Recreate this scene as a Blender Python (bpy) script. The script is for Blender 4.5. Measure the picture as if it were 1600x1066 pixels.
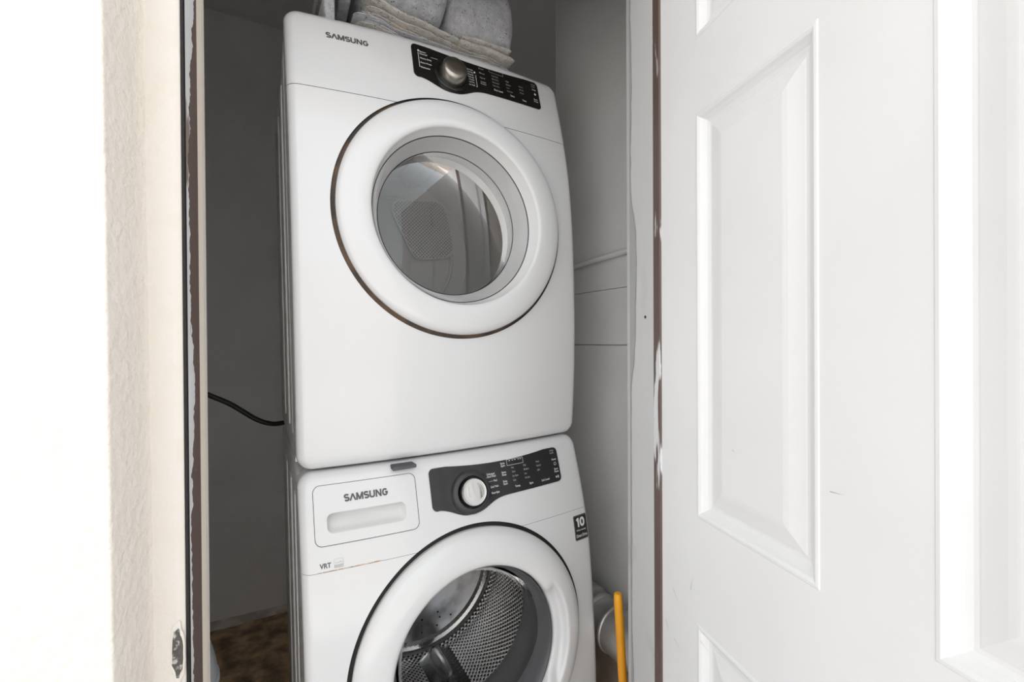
import bpy, bmesh, math, random
import numpy as np
from mathutils import Vector, Matrix, noise
from mathutils.geometry import delaunay_2d_cdt

for o in list(bpy.data.objects):
    bpy.data.objects.remove(o)
random.seed(4)
SC = bpy.context.scene
COL = SC.collection
R = math.radians

# ------------------------------------------------------------------ camera, world, light
CAM_Z = 1.247
cam = bpy.data.cameras.new('camera')
cam.lens = 16.0
cam.sensor_width = 36.0
cam.clip_start = 0.02
cam_o = bpy.data.objects.new('camera', cam)
COL.objects.link(cam_o)
cam_o.matrix_world = Matrix.Translation((0, 0, CAM_Z)) @ Matrix.Rotation(R(90), 4, 'X') @ Matrix.Rotation(R(-0.2), 4, 'Z')
SC.camera = cam_o

world = bpy.data.worlds.new('world')
SC.world = world
world.use_nodes = True
wn = world.node_tree
wn.nodes['Background'].inputs[0].default_value = (0.905, 0.96, 1.0, 1)
wn.nodes['Background'].inputs[1].default_value = 1.95

sun = bpy.data.lights.new('sun', 'SUN')
sun.energy = 9.0
sun.angle = R(0.6)
sun.color = (1.0, 0.975, 0.945)
sun_o = bpy.data.objects.new('sun', sun)
COL.objects.link(sun_o)
# high sun from behind the building: it lights the yard, not the facade
sun_o.rotation_euler = Vector((0.15, -0.36, -1.0)).to_track_quat('-Z', 'Y').to_euler()

SC.view_settings.view_transform = 'Standard'
SC.view_settings.look = 'None'
SC.view_settings.gamma = 1
SC.view_settings.use_curve_mapping = False
SC.view_settings.exposure = 0.0
SC.cycles.diffuse_bounces = 8

# ------------------------------------------------------------------ materials
MATS = {}


def mat(name, col, rough=0.5, metal=0.0, col2=None, nscale=20, contrast=(0.4, 0.6), bump=0.0, bscale=60,
        bdist=0.002, coat=0.0, spec=0.5, stretch=None, detail=6):
    """Principled material; col2 blends in through a noise mask, bump from a second noise."""
    m = bpy.data.materials.new(name)
    m.use_nodes = True
    nt = m.node_tree
    b = nt.nodes['Principled BSDF']
    b.inputs['Base Color'].default_value = (*col, 1)
    b.inputs['Roughness'].default_value = rough
    b.inputs['Metallic'].default_value = metal
    b.inputs['Coat Weight'].default_value = coat
    b.inputs['Coat Roughness'].default_value = 0.03
    b.inputs['Specular IOR Level'].default_value = spec
    tc = nt.nodes.new('ShaderNodeTexCoord')
    src = tc.outputs['Object']
    if stretch:
        mp = nt.nodes.new('ShaderNodeMapping')
        mp.inputs['Scale'].default_value = stretch
        nt.links.new(src, mp.inputs[0])
        src = mp.outputs[0]
    if col2 is not None:
        n = nt.nodes.new('ShaderNodeTexNoise')
        n.inputs['Scale'].default_value = nscale
        n.inputs['Detail'].default_value = detail
        nt.links.new(src, n.inputs['Vector'])
        r = nt.nodes.new('ShaderNodeValToRGB')
        r.color_ramp.elements[0].position = contrast[0]
        r.color_ramp.elements[1].position = contrast[1]
        r.color_ramp.elements[0].color = (*col, 1)
        r.color_ramp.elements[1].color = (*col2, 1)
        nt.links.new(n.outputs['Fac'], r.inputs[0])
        nt.links.new(r.outputs[0], b.inputs['Base Color'])
    if bump:
        n2 = nt.nodes.new('ShaderNodeTexNoise')
        n2.inputs['Scale'].default_value = bscale
        n2.inputs['Detail'].default_value = 8
        nt.links.new(src, n2.inputs['Vector'])
        bp = nt.nodes.new('ShaderNodeBump')
        bp.inputs['Strength'].default_value = bump
        bp.inputs['Distance'].default_value = bdist
        nt.links.new(n2.outputs['Fac'], bp.inputs['Height'])
        nt.links.new(bp.outputs[0], b.inputs['Normal'])
    MATS[name] = m
    return m


def dots_mat(name, col, dot, scale, thr, rough, metal, rand=0.0):
    """Perforated sheet: regular dots over the UV map."""
    m = mat(name, col, rough, metal)
    nt = m.node_tree
    b = nt.nodes['Principled BSDF']
    tc = nt.nodes.new('ShaderNodeTexCoord')
    mp = nt.nodes.new('ShaderNodeMapping')
    mp.inputs['Rotation'].default_value = (0, 0, R(45))
    v = nt.nodes.new('ShaderNodeTexVoronoi')
    v.inputs['Scale'].default_value = scale
    v.inputs['Randomness'].default_value = rand
    c = nt.nodes.new('ShaderNodeMath')
    c.operation = 'LESS_THAN'
    c.inputs[1].default_value = thr
    mix = nt.nodes.new('ShaderNodeMixRGB')
    mix.inputs[1].default_value = (*col, 1)
    mix.inputs[2].default_value = (*dot, 1)
    nt.links.new(tc.outputs['UV'], mp.inputs[0])
    nt.links.new(mp.outputs[0], v.inputs['Vector'])
    nt.links.new(v.outputs['Distance'], c.inputs[0])
    nt.links.new(c.outputs[0], mix.inputs[0])
    nt.links.new(mix.outputs[0], b.inputs['Base Color'])
    bp = nt.nodes.new('ShaderNodeBump')
    bp.inputs['Strength'].default_value = 0.8
    bp.inputs['Distance'].default_value = 0.002
    nt.links.new(v.outputs['Distance'], bp.inputs['Height'])
    nt.links.new(bp.outputs[0], b.inputs['Normal'])
    return m


def glass_mat(name, tint, ior, rough=0.01):
    m = bpy.data.materials.new(name)
    m.use_nodes = True
    nt = m.node_tree
    nt.nodes.remove(nt.nodes['Principled BSDF'])
    out = nt.nodes['Material Output']
    tr = nt.nodes.new('ShaderNodeBsdfTransparent')
    tr.inputs[0].default_value = (*tint, 1)
    gl = nt.nodes.new('ShaderNodeBsdfGlossy')
    gl.inputs['Roughness'].default_value = rough
    fr = nt.nodes.new('ShaderNodeFresnel')
    fr.inputs['IOR'].default_value = ior
    mx = nt.nodes.new('ShaderNodeMixShader')
    nt.links.new(fr.outputs[0], mx.inputs[0])
    nt.links.new(tr.outputs[0], mx.inputs[1])
    nt.links.new(gl.outputs[0], mx.inputs[2])
    nt.links.new(mx.outputs[0], out.inputs[0])
    MATS[name] = m
    return m


mat('stucco', (0.84, 0.785, 0.725), 0.9, col2=(0.815, 0.75, 0.685), nscale=9, contrast=(0.45, 0.8), bump=0.9, bscale=75, bdist=0.005)
mat('casing', (0.76, 0.715, 0.665), 0.8, col2=(0.74, 0.68, 0.61), nscale=25, contrast=(0.5, 0.85), bump=0.5, bscale=140, bdist=0.002)
mat('cream_paint', (0.74, 0.66, 0.57), 0.7, bump=0.3, bscale=120)
mat('brown_metal', (0.105, 0.068, 0.056), 0.4, col2=(0.66, 0.66, 0.68), nscale=9, contrast=(0.62, 0.65), stretch=(3.0, 3.0, 0.45), bump=0.25, bscale=60)
mat('brown_clean', (0.105, 0.068, 0.056), 0.4, col2=(0.5, 0.5, 0.5), nscale=60, contrast=(0.72, 0.74), stretch=(1, 1, 0.5), bump=0.15, bscale=60)
mat('paint_chip', (0.70, 0.70, 0.72), 0.5, col2=(0.25, 0.2, 0.17), nscale=14, contrast=(0.57, 0.62), stretch=(2, 2, 0.4), bump=0.5, bscale=60)
mat('black_rubber', (0.012, 0.011, 0.012), 0.6)
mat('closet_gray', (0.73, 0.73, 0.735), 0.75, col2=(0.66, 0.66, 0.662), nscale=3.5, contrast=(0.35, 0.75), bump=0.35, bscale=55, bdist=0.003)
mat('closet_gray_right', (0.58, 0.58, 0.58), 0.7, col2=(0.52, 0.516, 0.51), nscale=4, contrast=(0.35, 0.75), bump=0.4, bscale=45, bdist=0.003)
mat('ceiling_gray', (0.60, 0.595, 0.59), 0.8, bump=0.2, bscale=40)
mat('jamb_gray', (0.56, 0.56, 0.56), 0.6, col2=(0.36, 0.36, 0.365), nscale=6, contrast=(0.58, 0.78), stretch=(1, 1, 0.6), bump=0.25, bscale=60)
mat('floor_dirt', (0.56, 0.37, 0.21), 0.9, col2=(0.22, 0.145, 0.09), nscale=14, contrast=(0.4, 0.62), bump=1.0, bscale=30, bdist=0.012)
mat('stained_gray', (0.42, 0.37, 0.33), 0.85, col2=(0.26, 0.19, 0.14), nscale=7, contrast=(0.35, 0.65), bump=0.4, bscale=40, bdist=0.003)
mat('mortar', (0.60, 0.55, 0.50), 0.9, col2=(0.42, 0.37, 0.32), nscale=18, bump=0.7, bscale=40, bdist=0.006)
mat('concrete', (0.52, 0.51, 0.50), 0.9, col2=(0.44, 0.43, 0.42), nscale=5, bump=0.3, bscale=40)
mat('tan_stucco', (0.62, 0.58, 0.54), 0.9, bump=0.4, bscale=60)
mat('door_white', (0.76, 0.76, 0.765), 0.42, col2=(0.74, 0.74, 0.745), nscale=5, bump=0.04, bscale=25)
mat('scuff', (0.45, 0.45, 0.46), 0.6)
mat('white_enamel', (0.665, 0.668, 0.68), 0.16, coat=0.3)
mat('white_side', (0.78, 0.77, 0.75), 0.4)
mat('white_plastic', (0.70, 0.70, 0.70), 0.28)
mat('pale_plastic', (0.66, 0.66, 0.66), 0.25)
mat('gray_bezel', (0.42, 0.42, 0.425), 0.2, coat=0.3)
mat('dark_bezel', (0.075, 0.075, 0.08), 0.3)
mat('gap_dark', (0.02, 0.019, 0.018), 0.8)
mat('gasket', (0.10, 0.098, 0.098), 0.5)
mat('gap_stain', (0.16, 0.10, 0.06), 0.7, col2=(0.06, 0.05, 0.045), nscale=20)
mat('seam_gray', (0.16, 0.16, 0.16), 0.6)
mat('seam_faint', (0.45, 0.45, 0.45), 0.6)
mat('rust', (0.42, 0.22, 0.09), 0.8, col2=(0.62, 0.50, 0.38), nscale=60)
mat('panel_black', (0.011, 0.010, 0.010), 0.12, spec=0.4)
mat('panel_dark', (0.022, 0.022, 0.024), 0.10, spec=0.6)
mat('knob_ring', (0.035, 0.035, 0.038), 0.35)
mat('knob_ring_black', (0.008, 0.007, 0.007), 0.25)
mat('nickel', (0.42, 0.39, 0.35), 0.28, metal=1.0, stretch=(1, 1, 30), bump=0.05, bscale=20)
mat('chrome', (0.80, 0.79, 0.78), 0.10, metal=1.0)
mat('print_white', (0.72, 0.72, 0.72), 0.5)
mat('print_dim', (0.34, 0.34, 0.34), 0.5)
mat('print_gray', (0.085, 0.085, 0.09), 0.5)
mat('sticker_black', (0.02, 0.02, 0.02), 0.35)
mat('drum_gray', (0.52, 0.52, 0.51), 0.38)
dots_mat('drum_steel', (0.70, 0.70, 0.70), (0.04, 0.04, 0.04), 100, 0.30, 0.26, 1.0)
mat('drum_back', (0.72, 0.715, 0.71), 0.34, metal=1.0, col2=(0.30, 0.29, 0.285), nscale=14, contrast=(0.5, 0.75), bump=0.1, bscale=30)
mat('drum_lip', (0.72, 0.72, 0.72), 0.16, metal=1.0)
dots_mat('grille', (0.50, 0.50, 0.49), (0.13, 0.13, 0.13), 120, 0.32, 0.4, 0.3)
glass_mat('dryer_glass', (0.92, 0.92, 0.92), 1.75)
glass_mat('washer_glass', (0.90, 0.90, 0.91), 1.14)
mat('felt_gray', (0.10, 0.10, 0.115), 0.9, bump=0.5, bscale=300)
mat('cord_black', (0.012, 0.012, 0.012), 0.45)
mat('yellow_plastic', (0.80, 0.36, 0.012), 0.4, col2=(0.70, 0.29, 0.01), nscale=10, bump=0.05, bscale=30)
mat('duct_silver', (0.62, 0.60, 0.58), 0.38, metal=0.75, col2=(0.5, 0.48, 0.46), nscale=8, bump=0.15, bscale=30)
mat('bin_white', (0.78, 0.83, 0.88), 0.35)
mat('chip_dark', (0.10, 0.095, 0.09), 0.6, col2=(0.55, 0.53, 0.50), nscale=110, contrast=(0.52, 0.66), bump=1.0, bscale=120, bdist=0.006)


def wool(name, a, b_, fleck, yellow):
    m = mat(name, a, 0.95, col2=b_, nscale=60, contrast=(0.35, 0.68), bump=1.0, bscale=260, bdist=0.004, detail=12)
    nt = m.node_tree
    b = nt.nodes['Principled BSDF']
    ramp = b.inputs['Base Color'].links[0].from_node
    tc = [n for n in nt.nodes if n.type == 'TEX_COORD'][0]
    for sc, thr, c in ((130, 0.655, fleck), (260, 0.64, (0.16, 0.17, 0.21)), (30, 0.62, yellow)):
        n = nt.nodes.new('ShaderNodeTexNoise')
        n.inputs['Scale'].default_value = sc
        n.inputs['Detail'].default_value = 3
        r = nt.nodes.new('ShaderNodeValToRGB')
        r.color_ramp.elements[0].position = thr
        r.color_ramp.elements[1].position = thr + 0.05
        mx = nt.nodes.new('ShaderNodeMixRGB')
        mx.inputs[2].default_value = (*c, 1)
        nt.links.new(tc.outputs['Object'], n.inputs['Vector'])
        nt.links.new(n.outputs['Fac'], r.inputs[0])
        nt.links.new(r.outputs[0], mx.inputs[0])
        nt.links.new(b.inputs['Base Color'].links[0].from_socket, mx.inputs[1])
        nt.links.new(mx.outputs[0], b.inputs['Base Color'])
    b.inputs['Sheen Weight'].default_value = 0.3
    return m


wool('wool_gray', (0.68, 0.69, 0.72), (0.50, 0.51, 0.55), (0.08, 0.09, 0.14), (0.62, 0.61, 0.60))
wool('wool_beige', (0.70, 0.67, 0.62), (0.50, 0.49, 0.48), (0.14, 0.14, 0.17), (0.70, 0.63, 0.52))


# ------------------------------------------------------------------ helpers
def link(name, me, m, parent=None, smooth=False):
    o = bpy.data.objects.new(name, me)
    COL.objects.link(o)
    if m:
        me.materials.append(MATS[m])
    if parent is not None:
        o.parent = parent
    if smooth:
        me.polygons.foreach_set('use_smooth', [True] * len(me.polygons))
    return o


def obj(name, verts, faces, m, parent=None, smooth=False, off=(0, 0, 0), normals=None, auto=None):
    me = bpy.data.meshes.new(name)
    ox, oy, oz = off
    me.from_pydata([(v[0] - ox, v[1] - oy, v[2] - oz) for v in verts], [], faces)
    me.update()
    o = link(name, me, m, parent, smooth)
    if normals is not None:
        me.normals_split_custom_set_from_vertices(normals)
    if auto is not None:
        me.set_sharp_from_angle(angle=R(auto))
    return o


def bm_obj(name, bm, m, parent=None, smooth=False, auto=None):
    me = bpy.data.meshes.new(name)
    bmesh.ops.recalc_face_normals(bm, faces=bm.faces)
    bm.to_mesh(me)
    bm.free()
    o = link(name, me, m, parent, smooth)
    if auto is not None:
        me.set_sharp_from_angle(angle=R(auto))
    return o


def tag(o, label=None, cat=None, group=None, kind=None):
    if label:
        o['label'] = label
    if cat:
        o['category'] = cat
    if group:
        o['group'] = group
    if kind:
        o['kind'] = kind
    return o


def empty(name, mw):
    o = bpy.data.objects.new(name, None)
    o.empty_display_size = 0.1
    COL.objects.link(o)
    o.matrix_world = mw
    return o


def box(bm, x0, x1, y0, y1, z0, z1, bev=0.0, seg=2):
    r = bmesh.ops.create_cube(bm, size=1)
    vs = r['verts']
    for v in vs:
        v.co = Vector((x0 + (v.co.x + 0.5) * (x1 - x0), y0 + (v.co.y + 0.5) * (y1 - y0), z0 + (v.co.z + 0.5) * (z1 - z0)))
    if bev:
        es = list({e for v in vs for e in v.link_edges})
        bmesh.ops.bevel(bm, geom=es, offset=bev, segments=seg, profile=0.5, affect='EDGES')


def prism(plan, z0, z1, zs=None):
    """Vertical extrusion of a plan polygon (list of (x, y)); zs = extra z levels."""
    lv = [z0] + (zs or []) + [z1]
    n = len(plan)
    v, f = [], []
    for z in lv:
        v += [(x, y, z) for x, y in plan]
    for k in range(len(lv) - 1):
        for i in range(n):
            j = (i + 1) % n
            f.append((k * n + i, k * n + j, (k + 1) * n + j, (k + 1) * n + i))
    f.append(tuple(range(n))[::-1])
    f.append(tuple(range((len(lv) - 1) * n, len(lv) * n)))
    return v, f


def tube(pts, r, seg=12, closed=False, caps=True):
    """Tube along points; r a number or one radius per point."""
    P = [Vector(p) for p in pts]
    n = len(P)
    rr = r if isinstance(r, (list, tuple)) else [r] * n
    v, f = [], []
    t0 = (P[1] - P[0]).normalized()
    a = t0.orthogonal().normalized()
    for i in range(n):
        t = (P[min(i + 1, n - 1)] - P[max(i - 1, 0)]).normalized()
        a = (a - t * a.dot(t)).normalized()
        b = t.cross(a)
        for k in range(seg):
            q = 2 * math.pi * k / seg
            v.append(tuple(P[i] + (a * math.cos(q) + b * math.sin(q)) * rr[i]))
    for i in range(n - 1):
        for k in range(seg):
            j = (k + 1) % seg
            f.append((i * seg + k, i * seg + j, (i + 1) * seg + j, (i + 1) * seg + k))
    if caps:
        f.append(tuple(range(seg))[::-1])
        f.append(tuple(range((n - 1) * seg, n * seg)))
    return v, f


def smooth_path(pts, n=10):
    P = [Vector(p) for p in pts]
    P = [P[0] * 2 - P[1]] + P + [P[-1] * 2 - P[-2]]
    out = []
    for i in range(1, len(P) - 2):
        for k in range(n):
            t = k / n
            a, b, c, d = P[i - 1], P[i], P[i + 1], P[i + 2]
            out.append(0.5 * ((2 * b) + (c - a) * t + (2 * a - 5 * b + 4 * c - d) * t * t + (3 * b - a - 3 * c + d) * t ** 3))
    out.append(P[-2])
    return out


def rrect(x0, z0, x1, z1, rc, step=0.008, ncor=10):
    pts = []
    for cx, cz, a0 in ((x1 - rc, z0 + rc, -90), (x1 - rc, z1 - rc, 0), (x0 + rc, z1 - rc, 90), (x0 + rc, z0 + rc, 180)):
        for k in range(ncor + 1):
            a = R(a0 + 90 * k / ncor)
            pts.append((cx + rc * math.cos(a), cz + rc * math.sin(a)))
    out = []
    for i in range(len(pts)):
        a, b = pts[i], pts[(i + 1) % len(pts)]
        d = math.hypot(b[0] - a[0], b[1] - a[1])
        n = max(1, int(math.ceil(d / step)))
        for k in range(n):
            out.append((a[0] + (b[0] - a[0]) * k / n, a[1] + (b[1] - a[1]) * k / n))
    return out


def circle(cx, cz, r, n=160):
    return [(cx + r * math.cos(2 * math.pi * k / n), cz + r * math.sin(2 * math.pi * k / n)) for k in range(n)]


def inside(poly, P):
    """Vectorised point in polygon."""
    x, y = P[:, 0], P[:, 1]
    c = np.zeros(len(P), bool)
    q = np.asarray(poly)
    j = np.roll(q, 1, axis=0)
    for (xi, yi), (xj, yj) in zip(q, j):
        if yi == yj:
            continue
        m = ((yi > y) != (yj > y)) & (x < (xj - xi) * (y - yi) / (yj - yi) + xi)
        c ^= m
    return c


def patch(name, outline, holes, g, m, parent, off, h=0.014, extra=(), lines=(), skirt=None, zmin=None, zmax=None, ymin=None):
    """Sheet over the (x, z) outline laid on the surface y = g(x, z), holes cut out, with an optional
    turned-back edge (skirt = depth y of its rear edge)."""
    V, Ed = [], []

    def loop(pts, closed=True):
        b = len(V)
        V.extend(pts)
        n = len(pts)
        for i in range(n if closed else n - 1):
            Ed.append((b + i, b + (i + 1) % n))
    loop(outline)
    for hl in holes:
        loop(hl)
    for ln in lines:
        loop(ln, False)
    V.extend(extra)
    q = np.array(outline)
    gx = np.arange(q[:, 0].min(), q[:, 0].max(), h)
    gz = np.arange(q[:, 1].min(), q[:, 1].max(), h)
    G = np.array([(a + (0.5 * h if i % 2 else 0), b) for i, b in enumerate(gz) for a in gx]) if len(gx) and len(gz) else np.zeros((0, 2))
    if len(G):
        fixed = np.array(V)
        ok = inside(outline, G)
        for hl in holes:
            ok &= ~inside(hl, G)
        G = G[ok]
        if len(G):
            d = np.sqrt(((G[:, None, :] - fixed[None, :, :]) ** 2).sum(2)).min(1)
            V.extend([tuple(p) for p in G[d > 0.45 * h]])
    vo, eo, fo, *_ = delaunay_2d_cdt([Vector(p) for p in V], Ed, [], 0, 1e-6)
    vo = np.array([(p.x, p.y) for p in vo])
    fo = np.array([list(t) for t in fo])
    cen = vo[fo].mean(1)
    ok = inside(outline, cen)
    for hl in holes:
        ok &= ~inside(hl, cen)
    if zmin is not None:
        ok &= cen[:, 1] > zmin
    if zmax is not None:
        ok &= cen[:, 1] < zmax
    fo = fo[ok]
    used = np.unique(fo)
    re = -np.ones(len(vo), int)
    re[used] = np.arange(len(used))
    vo = vo[used]
    fo = re[fo]
    e = 2e-4
    verts, nor = [], []
    for x, z in vo:
        verts.append((x, g(x, z), z))
        dx = (g(x + e, z) - g(x - e, z)) / (2 * e)
        dz = (g(x, z + e) - g(x, z - e)) / (2 * e)
        nor.append(Vector((dx, -1, dz)).normalized())
    faces = []
    for a, b, c in fo:
        p, r, s = vo[a], vo[b], vo[c]
        cr = (r[0] - p[0]) * (s[1] - p[1]) - (r[1] - p[1]) * (s[0] - p[0])
        faces.append((int(a), int(b), int(c)) if cr > 0 else (int(a), int(c), int(b)))
    if skirt is not None:
        n = len(outline)
        ctr = q.mean(0)
        b = len(verts)
        area = sum(q[i][0] * q[(i + 1) % n][1] - q[(i + 1) % n][0] * q[i][1] for i in range(n))
        sg = 1 if area > 0 else -1
        for i, (x, z) in enumerate(outline):
            a0, a1 = q[i - 1], q[(i + 1) % n]
            t = Vector((a1[0] - a0[0], 0, a1[1] - a0[1])).normalized()
            nn = Vector((t.z, 0, -t.x)) * sg
            verts += [(x, g(x, z), z), (x, skirt if skirt > -5 else g(x, z) + 0.003, z)]
            nor += [nn, nn]
        for i in range(n):
            j = (i + 1) % n
            zc = (outline[i][1] + outline[j][1]) / 2
            if (zmin is not None and zc < zmin) or (zmax is not None and zc > zmax):
                continue
            faces.append((b + 2 * i, b + 2 * i + 1, b + 2 * j + 1, b + 2 * j))
    return obj(name, verts, faces, m, parent, True, off, nor)


def ring_strip(name, pts, g, w, m, parent, off, lift=0.0004, closed=True):
    """Thin flat strip of width w along (x, z) points on the surface g."""
    n = len(pts)
    v, f = [], []
    for i in range(n):
        a = pts[i - 1] if (closed or i) else pts[i]
        b = pts[(i + 1) % n] if (closed or i < n - 1) else pts[i]
        t = Vector((b[0] - a[0], b[1] - a[1])).normalized()
        nx, nz = -t.y, t.x
        for s in (-0.5, 0.5):
            x, z = pts[i][0] + nx * w * s, pts[i][1] + nz * w * s
            v.append((x, g(x, z) - lift, z))
    for i in range(n if closed else n - 1):
        j = (i + 1) % n
        f.append((2 * i, 2 * i + 1, 2 * j + 1, 2 * j))
    return obj(name, v, f, m, parent, False, off)


def text2d(s, bold=0.0):
    c = bpy.data.curves.new('text', 'FONT')
    c.body = s
    c.size = 1.0
    c.offset = bold
    c.resolution_u = 3
    o = bpy.data.objects.new('text', c)
    COL.objects.link(o)
    dg = bpy.context.evaluated_depsgraph_get()
    me = o.evaluated_get(dg).to_mesh()
    v = [(p.co.x, p.co.y) for p in me.vertices]
    f = [tuple(p.vertices) for p in me.polygons]
    o.evaluated_get(dg).to_mesh_clear()
    bpy.data.objects.remove(o)
    bpy.data.curves.remove(c)
    return v, f


def lettering(name, items, g, m, parent, off, lift=0.0006):
    """items: (text, x0, z0, width or None, height, bold[, boxfit]) set on the surface g."""
    V, F = [], []
    for it in items:
        s, x0, z0, wd, ht, bold = it[:6]
        v, f = text2d(s, bold)
        if not v:
            continue
        xs = [p[0] for p in v]
        ys = [p[1] for p in v]
        # scale: cap height of the default font is about 0.73
        fit = len(it) > 6
        sy = ht / (max(ys) - min(ys)) if fit else ht / 0.73
        y0 = min(ys) if fit else 0.0
        sx = wd / (max(xs) - min(xs)) if wd else sy
        b = len(V)
        for px, py in v:
            x, z = x0 + (px - min(xs)) * sx, z0 + (py - y0) * sy
            V.append((x, g(x, z) - lift, z))
        F += [tuple(b + i for i in t) for t in f]
    o = obj(name, V, F, m, parent, False, off)
    o['kind'] = 'stuff'
    return o


def arc(cx, cy, rx, ry, a0, a1, n=10):
    return [(cx + rx * math.cos(R(a0 + (a1 - a0) * k / n)), cy + ry * math.sin(R(a0 + (a1 - a0) * k / n))) for k in range(n + 1)]


# heavy wide capitals as centre lines in a 1 x 1 box: (advance width, strokes)
GLYPH = {
    'S': (0.86, [arc(0.41, 0.70, 0.29, 0.20, 25, 180, 9) + arc(0.41, 0.70, 0.29, 0.20, 180, 245, 3)[1:] + arc(0.45, 0.30, 0.29, 0.20, 65, 0, 3) + arc(0.45, 0.30, 0.29, 0.20, 0, -155, 9)[1:]]),
    'V': (0.98, [[(0.08, 0.0), (0.47, 0.93)], [(0.47, 0.93), (0.88, 0.0)]]),
    'M': (1.14, [[(0.12, 0.0), (0.14, 1.0)], [(0.17, 0.95), (0.55, 0.06)], [(0.55, 0.06), (0.93, 0.95)], [(0.96, 1.0), (0.98, 0.0)]]),
    'U': (0.98, [[(0.14, 1.0), (0.14, 0.36)] + arc(0.46, 0.36, 0.32, 0.27, 180, 360, 12)[1:] + [(0.78, 1.0)]]),
    'N': (1.02, [[(0.13, 0.0), (0.13, 1.0)], [(0.15, 0.95), (0.80, 0.05)], [(0.82, 1.0), (0.82, 0.0)]]),
    'G': (0.92, [arc(0.46, 0.5, 0.33, 0.41, 40, 180, 9) + arc(0.46, 0.5, 0.33, 0.41, 180, 320, 9)[1:] + [(0.79, 0.30), (0.79, 0.48), (0.50, 0.48)]]),
    '1': (0.62, [[(0.10, 0.72), (0.36, 0.92)], [(0.38, 0.0), (0.38, 1.0)]]),
    '0': (0.90, [arc(0.43, 0.5, 0.29, 0.40, 90, 450, 24)]),
}


def stroke_text(name, s, x0, z0, wd, ht, g, m, parent, off, sv=0.245, lift=0.0006):
    """Word in thick strokes, scaled into the box wd x ht on the surface g; one child object per letter would be
    too small to pick apart, so the word is one part."""
    tot = sum(GLYPH[c][0] for c in s)
    V, F = [], []
    cx = 0.0
    for c in s:
        adv, strokes = GLYPH[c]
        for st in strokes:
            n = len(st)
            closed = n > 3 and abs(st[0][0] - st[-1][0]) + abs(st[0][1] - st[-1][1]) < 1e-6
            P = [Vector(p) for p in st]
            b = len(V)
            for i in range(n):
                a = P[i - 1] if i else (P[-2] if closed else P[i])
                d = P[i + 1] if i < n - 1 else (P[1] if closed else P[i])
                t1 = (P[i] - a).normalized() if (P[i] - a).length > 1e-9 else None
                t2 = (d - P[i]).normalized() if (d - P[i]).length > 1e-9 else None
                t1, t2 = t1 or t2, t2 or t1
                nn = Vector((-(t1 + t2).y, (t1 + t2).x)).normalized()
                k = 1 / max(0.5, nn.dot(Vector((-t1.y, t1.x))))
                for sd in (-1, 1):
                    q = P[i] + nn * (sd * sv * 0.5 * k)
                    qy = min(max(q.y, 0.0), 1.0)
                    x, z = x0 + (cx + q.x) / tot * wd, z0 + qy * ht
                    V.append((x, g(x, z) - lift, z))
            for i in range(n - 1):
                F.append((b + 2 * i, b + 2 * i + 2, b + 2 * i + 3, b + 2 * i + 1))
        cx += adv
    o = obj(name, V, F, m, parent, False, off)
    o['kind'] = 'stuff'
    return o


def polys(name, plist, g, m, parent, off, lift=0.0006):
    V, F = [], []
    for pl in plist:
        b = len(V)
        V += [(x, g(x, z) - lift, z) for x, z in pl]
        F.append(tuple(range(b, b + len(pl))))
    o = obj(name, V, F, m, parent, False, off)
    o['kind'] = 'stuff'
    return o


def bar(x0, z0, x1, z1, w):
    t = Vector((x1 - x0, z1 - z0)).normalized() * (w / 2)
    nx, nz = -t.y, t.x
    return [(x0 + nx, z0 + nz), (x0 - nx, z0 - nz), (x1 - nx, z1 - nz), (x1 + nx, z1 + nz)]


def lathe(name, c, n, prof, m, parent, off, seg=48, auto=40, uv=False):
    """Turned shape: prof of (radius, height) about the axis n through c."""
    n = Vector(n).normalized()
    c = Vector(c)
    u = Vector((0, 0, 1)) - n * n.z
    u = (u if u.length > 1e-4 else Vector((1, 0, 0))).normalized()
    w = n.cross(u)
    v, f, uvs = [], [], []
    L = 0
    for i, (r, h) in enumerate(prof):
        if i:
            L += math.hypot(r - prof[i - 1][0], h - prof[i - 1][1])
        for k in range(seg):
            a = 2 * math.pi * k / seg
            v.append(tuple(c + n * h + (u * math.cos(a) + w * math.sin(a)) * r))
    for i in range(len(prof) - 1):
        for k in range(seg):
            j = (k + 1) % seg
            f.append((i * seg + k, i * seg + j, (i + 1) * seg + j, (i + 1) * seg + k))
    o = obj(name, v, f, m, parent, True, off)
    bm = bmesh.new()
    bm.from_mesh(o.data)
    bmesh.ops.remove_doubles(bm, verts=bm.verts, dist=1e-6)
    bmesh.ops.recalc_face_normals(bm, faces=bm.faces)
    bm.to_mesh(o.data)
    bm.free()
    if auto:
        o.data.set_sharp_from_angle(angle=R(auto))
    return o


# ------------------------------------------------------------------ the place: doorway wall in (a, b) plan
EA = Vector((0.9864, 0.1645))      # along the front wall to the right
EB = Vector((-0.1645, 0.9864))     # inward


def ab(a, b):
    return tuple(EA * a + EB * b)


def wall(name, plan, z0, z1, m, parent=None, shear=0.0, kind='structure', bev=0.0, zs=None):
    v, f = prism([ab(*p) for p in plan], z0, z1, zs)
    v = [(x + EA.x * shear * (z - CAM_Z), y + EA.y * shear * (z - CAM_Z), z) for x, y, z in v]
    bm = bmesh.new()
    bv = [bm.verts.new(p) for p in v]
    for q in f:
        bm.faces.new([bv[i] for i in q])
    if bev:
        es = [e for e in bm.edges if abs(e.verts[0].co.z - e.verts[1].co.z) > 0.01]
        bmesh.ops.bevel(bm, geom=es, offset=bev, segments=3, profile=0.5, affect='EDGES')
    o = bm_obj(name, bm, m, parent, smooth=bool(bev), auto=35 if bev else None)
    if parent is None:
        o['kind'] = kind
    return o


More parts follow.
